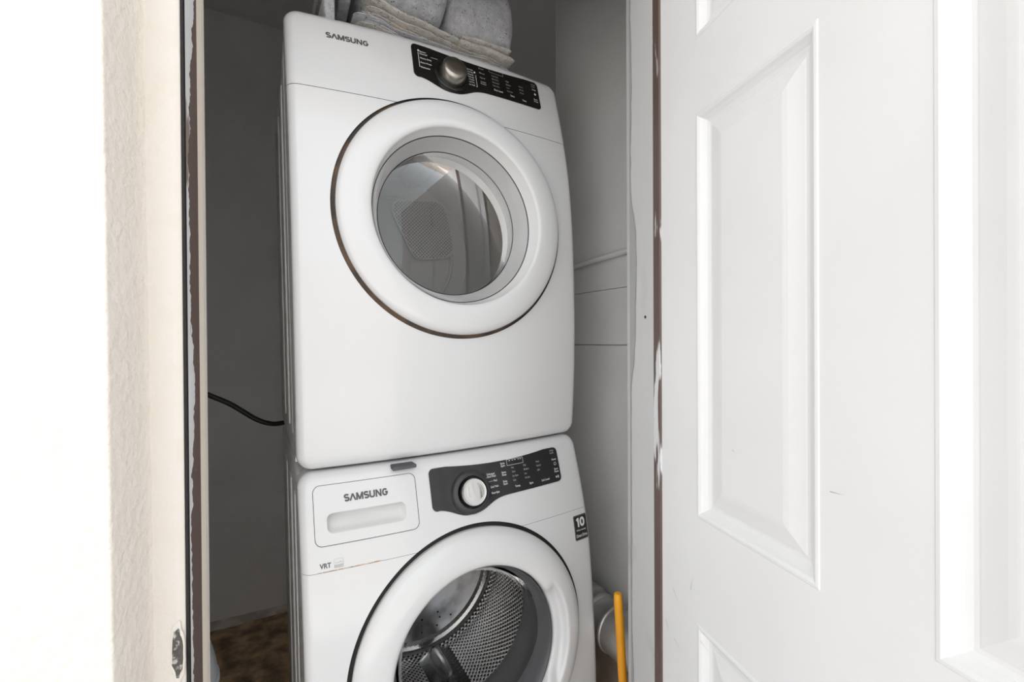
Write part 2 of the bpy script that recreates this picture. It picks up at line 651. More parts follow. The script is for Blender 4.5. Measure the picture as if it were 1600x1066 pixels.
ZT = 2.70
wall('wall_front_left', [(-3.2, 0.69), (-0.434, 0.69), (-0.434, 0.93), (-3.2, 0.93)], 0, 2.9, 'stucco', shear=-0.012, bev=0.004)
wall('wall_front_right', [(0.49, 0.69), (2.4, 0.69), (2.4, 0.93), (0.418, 0.93), (0.418, 0.80), (0.49, 0.80)], 0, 2.9, 'stucco')
wall('wall_front_head', [(-0.43, 0.69), (0.495, 0.69), (0.495, 0.93), (-0.43, 0.93)], 2.075, 2.9, 'stucco')

t1 = wall('trim_1', [(-0.445, 0.779), (-0.399, 0.779), (-0.3885, 0.7835), (-0.3885, 0.86), (-0.445, 0.86)], 0, 2.08, 'casing', shear=-0.006, bev=0.0025)
# broken-out patch in the casing
cv, cf = [], []
cz, ca = 0.768, -0.3955
NP = 28
rim = []
for k in range(NP):
    q = 2 * math.pi * k / NP
    rr = 1 + 0.22 * noise.noise((3 * math.cos(q), 3 * math.sin(q), 1.7))
    rim.append((ca + 0.0085 * rr * math.cos(q) - 0.05 * (0.006 * math.sin(q)), cz + 0.041 * rr * math.sin(q)))
for lev, (sc, b) in enumerate(((1.22, 0.7788), (1.1, 0.7768), (0.98, 0.7772), (0.9, 0.7786))):
    for a_, z_ in rim:
        x, y = ab(ca + (a_ - ca) * sc, b)
        cv.append((x, y, cz + (z_ - cz) * sc))
for lev in range(3):
    for k in range(NP):
        j = (k + 1) % NP
        cf.append((lev * NP + k, lev * NP + j, (lev + 1) * NP + j, (lev + 1) * NP + k))
obj('chipped_edge', cv, cf, 'casing', t1, True)
cv, cf = [], []
for sc, b in ((0.95, 0.7783), (0.7, 0.7776), (0.4, 0.7786), (0.1, 0.7774)):
    for i_, (a_, z_) in enumerate(rim):
        x, y = ab(ca + (a_ - ca) * sc, b + 0.0008 * noise.noise((a_ * 300, z_ * 120, sc)))
        cv.append((x, y, cz + (z_ - cz) * sc))
for lev in range(3):
    for k in range(NP):
        j = (k + 1) % NP
        cf.append((lev * NP + k, lev * NP + j, (lev + 1) * NP + j, (lev + 1) * NP + k))
cf.append(tuple(range(3 * NP, 4 * NP)))
tag(obj('broken_patch', cv, cf, 'chip_dark', t1, True), 'grey metal showing through a chip in the casing')

t2 = wall('trim_2', [(-0.388, 0.792), (-0.3835, 0.786), (-0.3835, 0.822), (-0.388, 0.822)], 0, 2.07, 'brown_clean', shear=-0.006)
wall('weatherstrip', [(-0.3883, 0.783), (-0.3838, 0.782), (-0.3838, 0.787), (-0.3883, 0.789)], 0, 2.07, 'black_rubber', t2, shear=-0.006)
# ragged whitish paint left along the outer edge of the brown frame
pv, pf = [], []
NZ = 420
for i in range(NZ + 1):
    z = 0.35 + (2.0 - 0.35) * i / NZ
    w = 0.008 + 0.007 * noise.noise((0.2, 0.0, z * 7)) + 0.005 * noise.noise((4.2, 1.0, z * 40)) + 0.004 * noise.noise((2.2, 1.0, z * 130))
    w += 0.020 * math.exp(-((z - 1.78) / 0.16) ** 2) * (0.8 + 0.5 * noise.noise((1, 1, z * 30)))
    w += 0.012 * math.exp(-((z - 1.17) / 0.13) ** 2)
    w = min(max(w, 0.0015), 0.033)
    for b, ao in ((0.7861, -0.3831), (0.7861 + w * 0.6, -0.3829), (0.7861 + w, -0.3834)):
        a = ao - 0.006 * (z - CAM_Z)
        pv.append((*ab(a, b), z))
for i in range(NZ):
    for k in range(2):
        pf.append((3 * i + k, 3 * i + k + 1, 3 * i + 4 + k, 3 * i + 3 + k))
tag(obj('paint_smear', pv, pf, 'paint_chip', t2, True), 'ragged whitish paint smear')
wall('trim_3', [(-0.40, 0.8225), (-0.3835, 0.8225), (-0.3828, 0.836), (-0.40, 0.836)], 0, 2.07, 'cream_paint', shear=-0.006)

# hinge side: brown frame, then a deep grey jamb
t4 = wall('trim_4', [(0.405, 0.780), (0.412, 0.775), (0.418, 0.8025), (0.4045, 0.8025)], 0, 2.07, 'brown_metal')
t5 = wall('trim_5', [(0.4040, 0.803), (0.43, 0.803), (0.43, 0.93), (0.408, 0.93), (0.4045, 0.906)], 0, 2.075, 'jamb_gray')
# wall paint lapped over the back edge of the jamb
pv, pf = [], []
for i in range(161):
    z = 0.2 + 1.8 * i / 160
    w = 0.004 + 0.016 * max(0, noise.noise((9, 2, z * 3.1))) + 0.004 * noise.noise((3, 1, z * 33))
    w += 0.022 * math.exp(-((z - 1.35) / 0.17) ** 6)
    w = max(0.0008, w)
    for b in (0.9062, 0.9062 - w):
        pv.append((*ab(0.4034, b), z))
for i in range(160):
    pf.append((2 * i, 2 * i + 1, 2 * i + 3, 2 * i + 2))
mat('lap_gray', (0.36, 0.36, 0.36), 0.7)
tag(obj('lapped_paint', pv, pf, 'lap_gray', t5), 'ragged darker grey paint edge')
v, f = tube([(*ab(0.404, 0.835), 1.293), (*ab(0.4025, 0.835), 1.293)], [0.0032, 0.0026], 10)
tag(obj('screw', v, f, 'gap_dark', t5, True), 'small dark screw head')
wall('trim_6', [(-0.39, 0.785), (0.41, 0.785), (0.41, 0.84), (-0.39, 0.84)], 2.055, 2.08, 'brown_clean')

# ------------------------------------------------------------------ closet shell
YAW = R(29.14)
UX = Vector((math.cos(YAW), math.sin(YAW)))
UY = Vector((-math.sin(YAW), math.cos(YAW)))
PL = Vector((-1.323, 1.979))
CR = Vector((0.283, 2.875))                  # back right corner
BL_ = PL - UX * 0.45                          # back left corner
RD = Vector((0.633, -1.0)).normalized()      # right wall runs forward this way
RF = CR + RD * 2.03
LF = BL_ - UY * 1.10


def slab(name, p, q, n, z0, z1, m, thick=0.1, parent=None):
    """Wall slab from p to q, thickened along n (pointing out of the room)."""
    p, q, n = Vector(p), Vector(q), Vector(n)
    e = (q - p).normalized() * 0.0
    v, f = prism([tuple(p - e), tuple(q + e), tuple(q + e + n * thick), tuple(p - e + n * thick)], z0, z1)
    o = obj(name, v, f, m, parent)
    if parent is None:
        o['kind'] = 'structure'
    return o


RN = Vector((-RD.y, RD.x))                    # candidate outward normal
if RN.x < 0:
    RN = -RN
wb = slab('wall_back', BL_ - UX * 0.1, CR + UX * 0.5, UY, 0, ZT + 0.1, 'closet_gray')
wl = slab('wall_left', BL_, LF, -UX, 0, ZT + 0.1, 'closet_gray')
slab('wall_alcove', CR + UX * 0.45 + UY * 0.1, RF, RN, 0, ZT + 0.1, 'closet_gray')
# right side wall: a pier beside the machines that starts just inside the door
PB = Vector((0.157, 1.594))                   # its far corner
PF = PB + Vector((0.4976, -0.8674)) * 0.66   # where it meets the front wall
PD = (PF - PB).normalized()
PN = Vector((-PD.y, PD.x))
if PN.x < 0:
    PN = -PN
v, f = prism([tuple(PB + PN * 0.010), tuple(PF + PN * 0.010), tuple(PF + PN * 0.16), tuple(PB + PN * 0.16)], 0, ZT + 0.05)
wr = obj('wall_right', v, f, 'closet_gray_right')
wr['kind'] = 'structure'


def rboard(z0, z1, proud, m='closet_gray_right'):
    v, f = prism([tuple(PB - PN * proud), tuple(PF - PN * proud), tuple(PF + PN * 0.0098), tuple(PB + PN * 0.0098)], z0, z1)
    bm = bmesh.new()
    bv = [bm.verts.new(p) for p in v]
    for q in f:
        bm.faces.new([bv[i] for i in q])
    bmesh.ops.bevel(bm, geom=list(bm.edges), offset=0.0012, segments=1, affect='EDGES')
    return bm_obj('board', bm, m, wr)


tag(rboard(0.0, 0.372, 0.0, 'stained_gray'), 'brown-stained board at the foot of the wall')
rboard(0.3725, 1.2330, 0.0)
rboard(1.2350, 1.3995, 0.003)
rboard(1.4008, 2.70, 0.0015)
P0, P1 = PB + PD * 0.004 - PN * 0.010, PF - PN * 0.010
v, f = tube([(P0.x, P0.y, 1.486), (P1.x, P1.y, 1.512)], 0.0085, 12)
tag(obj('conduit', v, f, 'closet_gray_right', wr, True, auto=40), 'thin pipe painted grey')
# ragged plaster line down the far corner
pv, pf = [], []
for i in range(90):
    z = 1.9 + 0.75 * i / 89
    o_ = 0.003 * noise.noise((1, 5, z * 22))
    for w in (0.0, 0.0022 + 0.0018 * noise.noise((2, 7, z * 60))):
        p = PB + PD * (0.004 + o_ + w) - PN * 0.0022
        pv.append((p.x, p.y, z))
for i in range(89):
    pf.append((2 * i, 2 * i + 1, 2 * i + 3, 2 * i + 2))
mat('crack', (0.66, 0.66, 0.66), 0.9)
tag(obj('plaster_crack', pv, pf, 'crack', wr), 'pale ragged plaster line in the corner')

plan = [tuple(BL_ - UX * 0.1 + UY * 0.1), tuple(CR + UX * 0.2 + UY * 0.1), tuple(RF + RN * 0.1), ab(1.65, 0.72), ab(-1.4, 0.72), tuple(LF - UX * 0.1)]
v, f = prism(plan, ZT, ZT + 0.1)
obj('ceiling', v, f, 'ceiling_gray')['kind'] = 'structure'
# closet floor: rough, gently uneven
v, f = prism([tuple(BL_ - UX * 0.1 + UY * 0.1), tuple(CR + UX * 0.2 + UY * 0.1), tuple(RF + RN * 0.1), ab(1.65, 0.70), ab(-1.4, 0.70), tuple(LF - UX * 0.1)], -0.1, 0.0)
obj('floor', v, f, 'floor_dirt')['kind'] = 'structure'
# mortar fillet along the foot of the back wall
v, f = [], []
NF = 90
for i in range(NF + 1):
    p = BL_ + (CR - BL_) * (i / NF)
    n1 = noise.noise((i * 0.35, 0.3, 0))
    n2 = noise.noise((i * 0.21, 5.3, 0))
    for k, (d, z) in enumerate(((0.0, 0.024 + 0.007 * n1), (0.008, 0.017 + 0.005 * n1), (0.020 + 0.008 * n2, 0.007), (0.034 + 0.016 * n2, -0.001))):
        q = p - UY * d
        v.append((q.x, q.y, z))
for i in range(NF):
    for k in range(3):
        f.append((4 * i + k, 4 * i + k + 1, 4 * i + 5 + k, 4 * i + 4 + k))
obj('trim_7', v, f, 'mortar', None, True)['kind'] = 'structure'

# outside: slab underfoot and a facing wall across the yard
v, f = prism([(-9, -9), (9, -9), (9, 2.2), (-9, 0.4)], -0.12, -0.02)
v = [(x, y, z) for x, y, z in v]
obj('ground', v, f, 'concrete')['kind'] = 'structure'
v, f = prism([(-7, -4.4), (9, -4.0), (9, -3.85), (-7, -4.25)], -0.02, 2.3)
obj('wall_opposite', v, f, 'tan_stucco')['kind'] = 'structure'
v, f = prism([ab(-3.2, 0.69), ab(2.4, 0.69), ab(2.4, 0.05), ab(-3.2, 0.05)], 2.62, 2.74)
obj('ceiling_sky_block', v, f, 'stucco')['kind'] = 'structure'  # unseen overhang, added and sized to cut the light from overhead

# ------------------------------------------------------------------ white six-panel door, swung open
HX, HY = 0.272, 0.845
DD = Vector((0.226, -0.974)).normalized()     # along the door, hinge to latch
DN = Vector((DD.y, -DD.x))                    # visible face normal (towards the opening)
if DN.x > 0:
    DN = -DN
DW, DZ0, DZ1, DT = 0.81, 0.012, 2.045, 0.042
door = empty('door_1', Matrix(((DD.x, -DN.x, 0, HX), (DD.y, -DN.y, 0, HY), (0, 0, 1, 0), (0, 0, 0, 1))))
door['kind'] = 'structure'
door['label'] = 'white six-panel door standing open at the right'
# local: x along the door, y into the thickness (0 = visible face), z up
cols = [(0.114, 0.338), (0.453, 0.693)]
rows = [(0.25, 0.790), (0.962, 1.612), (1.731, 1.925)]
bm = bmesh.new()
xs = [0, cols[0][0], cols[0][1], cols[1][0], cols[1][1], DW]
zs_ = [DZ0] + [z for r_ in rows for z in r_] + [DZ1]
gv = {}
for yy in (0.0, DT):
    for i, x in enumerate(xs):
        for k, z in enumerate(zs_):
            gv[yy, i, k] = bm.verts.new((x, yy, z))
for yy in (0.0, DT):
    for i in range(5):
        for k in range(7):
            if i in (1, 3) and k in (1, 3, 5):
                continue
            bm.faces.new([gv[yy, i, k], gv[yy, i + 1, k], gv[yy, i + 1, k + 1], gv[yy, i, k + 1]])
for i in range(5):
    for k in (0, 7):
        bm.faces.new([gv[0.0, i, k], gv[DT, i, k], gv[DT, i + 1, k], gv[0.0, i + 1, k]])
for k in range(7):
    for i in (0, 5):
        bm.faces.new([gv[0.0, i, k], gv[DT, i, k], gv[DT, i, k + 1], gv[0.0, i, k + 1]])
bm_obj('slab', bm, 'door_white', door)
PROF = [(0.0, 0.0), (0.0015, -0.0012), (0.005, -0.0016), (0.009, 0.0004), (0.012, 0.004), (0.017, 0.0085), (0.022, 0.0105), (0.026, 0.0105), (0.028, 0.0095),
        (0.036, 0.0075), (0.048, 0.0045), (0.054, 0.0036), (0.056, 0.0034)]
for (x0, x1) in cols:
    for (z0, z1) in rows:
        v, f = [], []
        for side in (0, 1):
            b0 = len(v)
            for d, h in PROF:
                y = h if side == 0 else DT - h
                v += [(x0 + d, y, z0 + d), (x1 - d, y, z0 + d), (x1 - d, y, z1 - d), (x0 + d, y, z1 - d)]
            for i in range(len(PROF) - 1):
                for k in range(4):
                    j = (k + 1) % 4
                    q = (b0 + 4 * i + k, b0 + 4 * i + j, b0 + 4 * i + 4 + j, b0 + 4 * i + 4 + k)
                    f.append(q if side == 0 else q[::-1])
            e_ = b0 + 4 * (len(PROF) - 1)
            f.append((e_, e_ + 1, e_ + 2, e_ + 3) if side == 0 else (e_ + 3, e_ + 2, e_ + 1, e_))
        obj('panel', v, f, 'door_white', door, False)
# small scuffs and nicks
for (x, z, l, a) in ((0.195, 1.087, 0.007, -25), (0.40, 1.064 - 0.19, 0.006, -50), (0.10, 0.85, 0.03, 75), (0.13, 0.765, 0.03, -10),
                     (0.055, 0.80, 0.03, -50), (0.06, 0.72, 0.025, -20), (0.36, 1.08, 0.018, 5), (0.03, 0.73, 0.03, -60)):
    c, s = math.cos(R(a)), math.sin(R(a))
    w = 0.0006
    yy = 0.0028 if (x, z) == (0.195, 1.087) else -0.0005
    pts = [(x - l / 2 * c + w * s, yy, z - l / 2 * s - w * c), (x + l / 2 * c, yy, z + l / 2 * s), (x - l / 2 * c - w * s, yy, z - l / 2 * s + w * c)]
    obj('scuff', pts, [(0, 1, 2)], 'scuff', door)
# brown hinges leaf edge strip
v, f = prism([(-0.006, 0.002), (0.0, 0.002), (0.0, DT - 0.004), (-0.006, DT - 0.004)], DZ0, DZ1)
obj('edge_strip', v, f, 'brown_clean', door)

# ------------------------------------------------------------------ washer and dryer (shared frame: dryer bottom front left corner)
TILT = R(-1.153)
MW = Matrix.Translation((-0.432, 0.912, 0.985)) @ Matrix.Rotation(YAW, 4, 'Z') @ Matrix.Rotation(TILT, 4, 'Y')
W = 0.686
BOW = 0.024


def spline(xs, ys):
    """Natural cubic through the points."""
    x, y = np.array(xs, float), np.array(ys, float)
    n = len(x)
    h = np.diff(x)
    A = np.eye(n)
    r = np.zeros(n)
    for i in range(1, n - 1):
        A[i, i - 1:i + 2] = (h[i - 1], 2 * (h[i - 1] + h[i]), h[i])
        r[i] = 6 * ((y[i + 1] - y[i]) / h[i] - (y[i] - y[i - 1]) / h[i - 1])
    M_ = np.linalg.solve(A, r)
    x, y, h, M_ = list(x), list(y), list(h), list(M_)

    def fn(t):
        t = min(max(t, x[0]), x[-1])
        i = 0
        while i < n - 2 and t > x[i + 1]:
            i += 1
        a, b = x[i + 1] - t, t - x[i]
        return (M_[i] * a ** 3 + M_[i + 1] * b ** 3) / (6 * h[i]) + (y[i] / h[i] - M_[i] * h[i] / 6) * a + (y[i + 1] / h[i] - M_[i + 1] * h[i] / 6) * b
    return fn


pd = spline([0, 0.13, 0.42, 0.68, 0.80, 0.97], [-0.006, -0.0195, -0.029, -0.014, 0.008, 0.052])
pw = spline([-0.97, -0.8, -0.6, -0.41, -0.25, -0.14, -0.0], [-0.065, -0.082, -0.09, -0.083, -0.069, -0.045, -0.002])


def bow(x):
    u = 2 * min(max(x / W, 0), 1) - 1
    return BOW * (1 - u * u)


def gd(x, z):
    return pd(z) - bow(x)


def gw(x, z):
    return pw(z) - bow(x)


def rounded(g, x0, z0, x1, z1, rc, r, depth):
    """Roll the border of a rounded rectangle back by depth over the distance r."""
    cx, cz, hx, hz = (x0 + x1) / 2, (z0 + z1) / 2, (x1 - x0) / 2 - rc, (z1 - z0) / 2 - rc

    def fn(x, z):
        qx, qz = abs(x - cx) - hx, abs(z - cz) - hz
        d = rc - (math.hypot(max(qx, 0), max(qz, 0)) + min(max(qx, qz), 0))
        d = max(d, 0)
        if d >= r:
            return g(x, z)
        t = 1 - d / r
        return g(x, z) + depth * (1 - math.sqrt(max(0, 1 - t * t)))
    return fn


def machine_panel(g, z0, z1, seam, hole, holes2, root, off, back, names, rc=0.030, sw=0.0006):
    r, dep = 0.020, 0.020
    out = rrect(0, z0, W, z1, rc, 0.007, 12)
    gr = rounded(g, 0, z0, W, z1, rc, r, dep)
    extra = []
    for d in (0.0004, 0.0014, 0.003, 0.0055, 0.009, 0.0135, 0.0185):
        extra += rrect(d, z0 + d, W - d, z1 - d, rc - d, 0.007, 10)
    s1 = [(x, seam - sw) for x in np.linspace(-0.01, W + 0.01, 110)]
    s2 = [(x, seam + sw) for x in np.linspace(-0.01, W + 0.01, 110)]
    lo = patch(names[0], out, [hole], gr, 'white_enamel', root, off, 0.013, extra, (s1, s2), skirt=back, zmax=seam - sw * 0.9)
    up = patch(names[1], out, [hole] + holes2, gr, 'white_enamel', root, off, 0.013, extra, (s1, s2), skirt=back, zmin=seam + sw * 0.9)
    return gr, lo, up


def blend(g, cx, cz, r_in, r_out, ref):
    """Surface that is g outside r_out and a plane through it inside r_in."""
    m = sum(g(cx + ref * math.cos(a), cz + ref * math.sin(a)) for a in np.linspace(0, 2 * math.pi, 24, endpoint=False)) / 24
    sz = (g(cx, cz + ref) - g(cx, cz - ref)) / (2 * ref)
    sx = (g(cx + ref, cz) - g(cx - ref, cz)) / (2 * ref)

    def fn(x, z):
        r = math.hypot(x - cx, z - cz)
        t = min(max((r - r_in) / (r_out - r_in), 0), 1)
        t = t * t * (3 - 2 * t)
        return g(x, z) * t + (m + sx * (x - cx) + sz * (z - cz)) * (1 - t)
    return fn


def ring_part(name, base, cx, cz, prof, m, root, off, seg=144, hmod=None, uv=None, auto=50):
    """Round sheet with profile (r, h): h stands out of the base surface, towards -y."""
    v, f = [], []
    for r, h in prof:
        for k in range(seg):
            a = 2 * math.pi * k / seg
            x, z = cx + r * math.cos(a), cz + r * math.sin(a)
            hh = h + (hmod(r, a) if hmod else 0)
            v.append((x, base(x, z) - hh, z))
    for i in range(len(prof) - 1):
        for k in range(seg):
            j = (k + 1) % seg
            f.append((i * seg + k, i * seg + j, (i + 1) * seg + j, (i + 1) * seg + k)[::-1])
    if prof[-1][0] < 0.02:
        f.append(tuple((len(prof) - 1) * seg + k for k in range(seg))[::-1])
    return obj(name, v, f, m, root, True, off, auto=auto)


def uvmap(o, fn):
    l = o.data.uv_layers.new(name='UVMap')
    for lp in o.data.loops:
        co = o.data.vertices[lp.vertex_index].co
        l.data[lp.index].uv = fn(co)


def cabinet(root, off, x0, x1, y0, y1, z0, z1):
    """Open-fronted steel case."""
    bm = bmesh.new()
    box(bm, x0, x1, y0, y1, z0, z1)
    bm.faces.ensure_lookup_table()
    for f_ in [f_ for f_ in bm.faces if f_.normal.y < -0.5]:
        bm.faces.remove(f_)
    es = [e for e in bm.edges if len(e.link_faces) == 2]
    bmesh.ops.bevel(bm, geom=es, offset=0.012, segments=3, profile=0.5, affect='EDGES')
    for v_ in bm.verts:
        v_.co -= Vector(off)
    cab = bm_obj('cabinet', bm, 'white_side', root, True, 40)
    # pressed ribs down the visible side
    for ya, yb in ((0.10, 0.13), (0.24, 0.30), (0.42, 0.50)):
        bm = bmesh.new()
        box(bm, x0 - 0.003, x0 + 0.004, ya, yb, z0 + 0.06, z1 - 0.06, 0.0028, 2)
        for v_ in bm.verts:
            v_.co -= Vector(off)
        bm_obj('side_rib', bm, 'white_side', cab, True, 60)
    bm = bmesh.new()
    box(bm, x0 - 0.002, x0 + 0.004, y0 - 0.012, y0 + 0.006, z0 + 0.008, z1 - 0.02, 0.0015, 2)
    for v_ in bm.verts:
        v_.co -= Vector(off)
    bm_obj('side_flange', bm, 'white_side', cab, True, 60)
    return cab


def feet(root, off, z0, z1, y1):
    for x in (0.06, W - 0.06):
        for y in (0.09, y1 - 0.07):
            lathe('foot', (x, y, z0), (0, 0, 1), [(0.0001, 0), (0.022, 0), (0.022, 0.006), (0.012, 0.008), (0.010, z1 - z0 + 0.004), (0.0001, z1 - z0 + 0.004)], 'black_rubber', root, off, 16)


def panel_outline(zt):
    """Black control panel: straight top, lower edge that dips round the knob."""
    xl, xr, zb, rc = 0.2605, 0.6115, zt - 0.083, 0.011
    pts = []
    for k in range(9):
        a = R(90 + 90 * k / 8)
        pts.append((xl + rc + rc * math.cos(a), zt - rc + rc * math.sin(a)))
    for k in range(9):
        a = R(180 + 90 * k / 8)
        pts.append((xl + rc + rc * math.cos(a), zb + 0.010 - 0.014 + rc + rc * math.sin(a)))
    for x in np.linspace(xl + 0.016, xr - rc - 0.004, 70):
        u = (x - 0.352) / 0.052
        tilt = -0.004 * (1 - (x - xl) / (xr - xl)) + 0.002
        pts.append((x, zb + tilt - 0.0235 * math.exp(-abs(u) ** 2.6)))
    for k in range(9):
        a = R(-90 + 90 * k / 8)
        pts.append((xr - rc + rc * math.cos(a), zb + 0.002 + rc + rc * math.sin(a)))
    for k in range(9):
        a = R(90 * k / 8)
        pts.append((xr - rc + rc * math.cos(a), zt - rc + rc * math.sin(a)))
    return pts


def raise_(g, d):
    return lambda x, z: g(x, z) - d


def nrm(g, x, z):
    e = 1e-3
    return Vector(((g(x + e, z) - g(x - e, z)) / (2 * e), -1, (g(x, z + e) - g(x, z - e)) / (2 * e))).normalized()


# ---------------- dryer
OD = (W / 2, 0.36, -0.012)
dryer = empty('dryer', MW @ Matrix.Translation(OD))
tag(dryer, 'white front-loading dryer stacked on top of the washer', 'dryer')
cabinet(dryer, OD, 0.003, W - 0.003, 0.065, 0.70, 0.0, 0.952)
feet(dryer, OD, -0.0114, 0.0, 0.70)
CX, CZ = 0.348, 0.538
hole = circle(CX, CZ, 0.2775, 200)
machine_panel(gd, 0.0, 0.966, 0.781, hole, [], dryer, OD, 0.085, ('front_panel', 'control_fascia'))
patch('seam_backing', rrect(0.012, 0.012, W - 0.012, 0.95, 0.02, 0.012), [circle(CX, CZ, 0.262, 96)], raise_(gd, -0.008), 'gap_dark', dryer, OD, 0.04)
tag(patch('rust_stain', circle(CX, CZ, 0.2774, 200), [circle(CX, CZ, 0.264, 200)], raise_(gd, -0.007), 'gap_stain', dryer, OD, 0.03), 'brown staining in the gap round the door')
db = blend(gd, CX, CZ, 0.165, 0.235, 0.20)
ddoor = ring_part('door', db, CX, CZ, [(0.2655, -0.014), (0.2685, 0.002), (0.2690, 0.008), (0.2665, 0.0135), (0.262, 0.0172), (0.252, 0.0200), (0.238, 0.0212),
                                       (0.222, 0.0212), (0.210, 0.0200), (0.2045, 0.0185), (0.2020, 0.0165), (0.2010, 0.0135)], 'white_enamel', dryer, OD)
ring_part('outer_bezel', db, CX, CZ, [(0.2011, 0.0140), (0.1996, 0.004), (0.1975, -0.006), (0.1955, -0.014), (0.1945, -0.0180)], 'pale_plastic', ddoor, OD)
ring_part('bezel_line', db, CX, CZ, [(0.1946, -0.0178), (0.1938, -0.0210), (0.1926, -0.0200)], 'dark_bezel', ddoor, OD)
ring_part('inner_bezel', db, CX, CZ, [(0.1927, -0.0200), (0.1895, -0.029), (0.1845, -0.042), (0.1785, -0.054), (0.1735, -0.0620)], 'gray_bezel', ddoor, OD)
ring_part('bezel_line', db, CX, CZ, [(0.1737, -0.0618), (0.1728, -0.0645), (0.1714, -0.063)], 'dark_bezel', ddoor, OD)
prof = [(r, -0.063 + 0.010 * (1 - (r / 0.1716) ** 2)) for r in (0.1716, 0.16, 0.14, 0.12, 0.1, 0.08, 0.06, 0.04, 0.02, 0.004)]
ring_part('window', db, CX, CZ, prof, 'dryer_glass', ddoor, OD)
# liner behind the window, drum and rear grille
ring_part('liner', lambda x, z: 0.0, CX, CZ, [(0.1745, -0.046), (0.178, -0.062), (0.19, -0.080), (0.262, -0.084)], 'drum_gray', dryer, OD)
prof = [(0.262, -0.085), (0.262, -0.2), (0.262, -0.3), (0.262, -0.4), (0.262, -0.485), (0.250, -0.500)]
drum = ring_part('drum', lambda x, z: 0.0, CX, CZ, prof, 'drum_gray', dryer, OD)
ring_part('drum_back', lambda x, z: 0.0, CX, CZ, [(0.251, -0.500), (0.20, -0.502), (0.195, -0.496), (0.188, -0.496), (0.184, -0.502), (0.10, -0.503), (0.004, -0.503)], 'drum_gray', drum, OD)
# D-shaped perforated grille
gp = []
for (x, z, rr) in ((0.368, 0.690, 0.035), (0.478, 0.690, 0.045), (0.500, 0.585, 0.045), (0.425, 0.562, 0.03)):
    gp.append((x, z, rr))
pts = []
cen = Vector((sum(p[0] for p in gp) / 4, sum(p[1] for p in gp) / 4))
for k in range(72):
    a = 2 * math.pi * k / 72
    dvec = Vector((math.cos(a), math.sin(a)))
    best = max(((Vector((x, z)) - cen).dot(dvec) + rr for x, z, rr in gp))
    pts.append((best, dvec))
hull = []
for k in range(72):          # support function -> outline
    h0, d0 = pts[k]
    h1, d1 = pts[(k + 1) % 72]
    det = d0.x * d1.y - d0.y * d1.x
    hull.append((cen.x + (h0 * d1.y - h1 * d0.y) / det, cen.y + (d0.x * h1 - d1.x * h0) / det))
hull = hull[::-1]
gr_o = patch('vent_grille', hull, [], lambda x, z: 0.4925, 'grille', drum, OD, 0.03, skirt=0.502)
uvmap(gr_o, lambda c: (c.x, c.z))
ring_strip('grille_rim', hull, lambda x, z: 0.4922, 0.006, 'drum_gray', gr_o, OD, 0.0015)
for k in range(3):           # drum baffles
    a = R(80 + 120 * k)
    bm = bmesh.new()
    for yy in (0.10, 0.48):
        for r_, da in ((0.263, -0.18), (0.225, -0.05), (0.225, 0.05), (0.263, 0.18)):
            bm.verts.new((CX + r_ * math.cos(a + da) - OD[0], yy - OD[1], CZ + r_ * math.sin(a + da) - OD[2]))
    bm.verts.ensure_lookup_table()
    vs = bm.verts
    for q in ((0, 1, 2, 3), (7, 6, 5, 4), (0, 4, 5, 1), (1, 5, 6, 2), (2, 6, 7, 3), (3, 7, 4, 0)):
        bm.faces.new([vs[i] for i in q])
    bmesh.ops.bevel(bm, geom=list(bm.edges), offset=0.008, segments=2, affect='EDGES')
    bm_obj('baffle', bm, 'drum_gray', drum, True, 40)

ZTD = 0.9455
cp = patch('control_panel', panel_outline(ZTD), [], raise_(gd, 0.0018), 'panel_black', dryer, OD, 0.012, skirt=-9.0)
gp1 = raise_(gd, 0.0018)
stroke_text('logo', 'SVMSUNG', 0.0780, 0.9050, 0.0865, 0.0135, gd, 'print_gray', dryer, OD)
KX, KZ = 0.3545, ZTD - 0.059
kn = nrm(gd, KX, KZ)
kc = Vector((KX, gp1(KX, KZ), KZ))
knob = lathe('knob', kc, kn, [(0.0001, 0.0275), (0.012, 0.0278), (0.022, 0.0272), (0.0268, 0.0258), (0.0292, 0.0232), (0.0305, 0.0195), (0.0325, 0.006), (0.0328, 0.001)], 'nickel', dryer, OD, 64, 60)
lathe('knob_ring', kc, kn, [(0.0327, 0.001), (0.036, 0.0025), (0.041, 0.0022), (0.044, 0.0004)], 'knob_ring_black', knob, OD, 64)
items = []
for s, z in (('Sensor', -0.020), ('Normal', -0.0262), ('Heavy Duty', -0.0375), ('Perm Press', -0.0495), ('Delicates', -0.062)):
    items.append((s, 0.279, ZTD + z, None, 0.0042, 0.01))
for s, z in (('Sanitize', -0.030), ('Time Dry', -0.037), ('Quick', -0.044), ('Refresh', -0.051), ('Wrinkle', -0.058), ('Rack Dry', -0.065), ('Air Fluff', -0.073)):
    items.append((s, 0.397, ZTD + z, 0.0155, 0.0040, 0.005))
for s, x, z, w_ in (('Dry Level', 0.4665, -0.068, 0.025), ('Temp', 0.5135, -0.070, 0.013), ('Time', 0.551, -0.0725, 0.012)):
    items.append((s, x, ZTD + z, w_, 0.0048, 0.012))
for s, z in (('Power', -0.027), ('Start', -0.056), ('Pause', -0.062)):
    items.append((s, 0.591, ZTD + z, 0.0125, 0.0042, 0.008))
lettering('lettering', items, gp1, 'print_white', cp, OD)
items = []
for k, s in enumerate(('Very Dry', 'More Dry', 'Normal', 'Less Dry')):
    items.append((s, 0.465, ZTD - 0.028 - 0.0092 * k, 0.019, 0.0042, 0.006))
for k, s in enumerate(('High', 'Medium', 'Low', 'Extra Low')):
    items.append((s, 0.506, ZTD - 0.031 - 0.0092 * k, (0.009, 0.014, 0.008, 0.017)[k], 0.0042, 0.006))
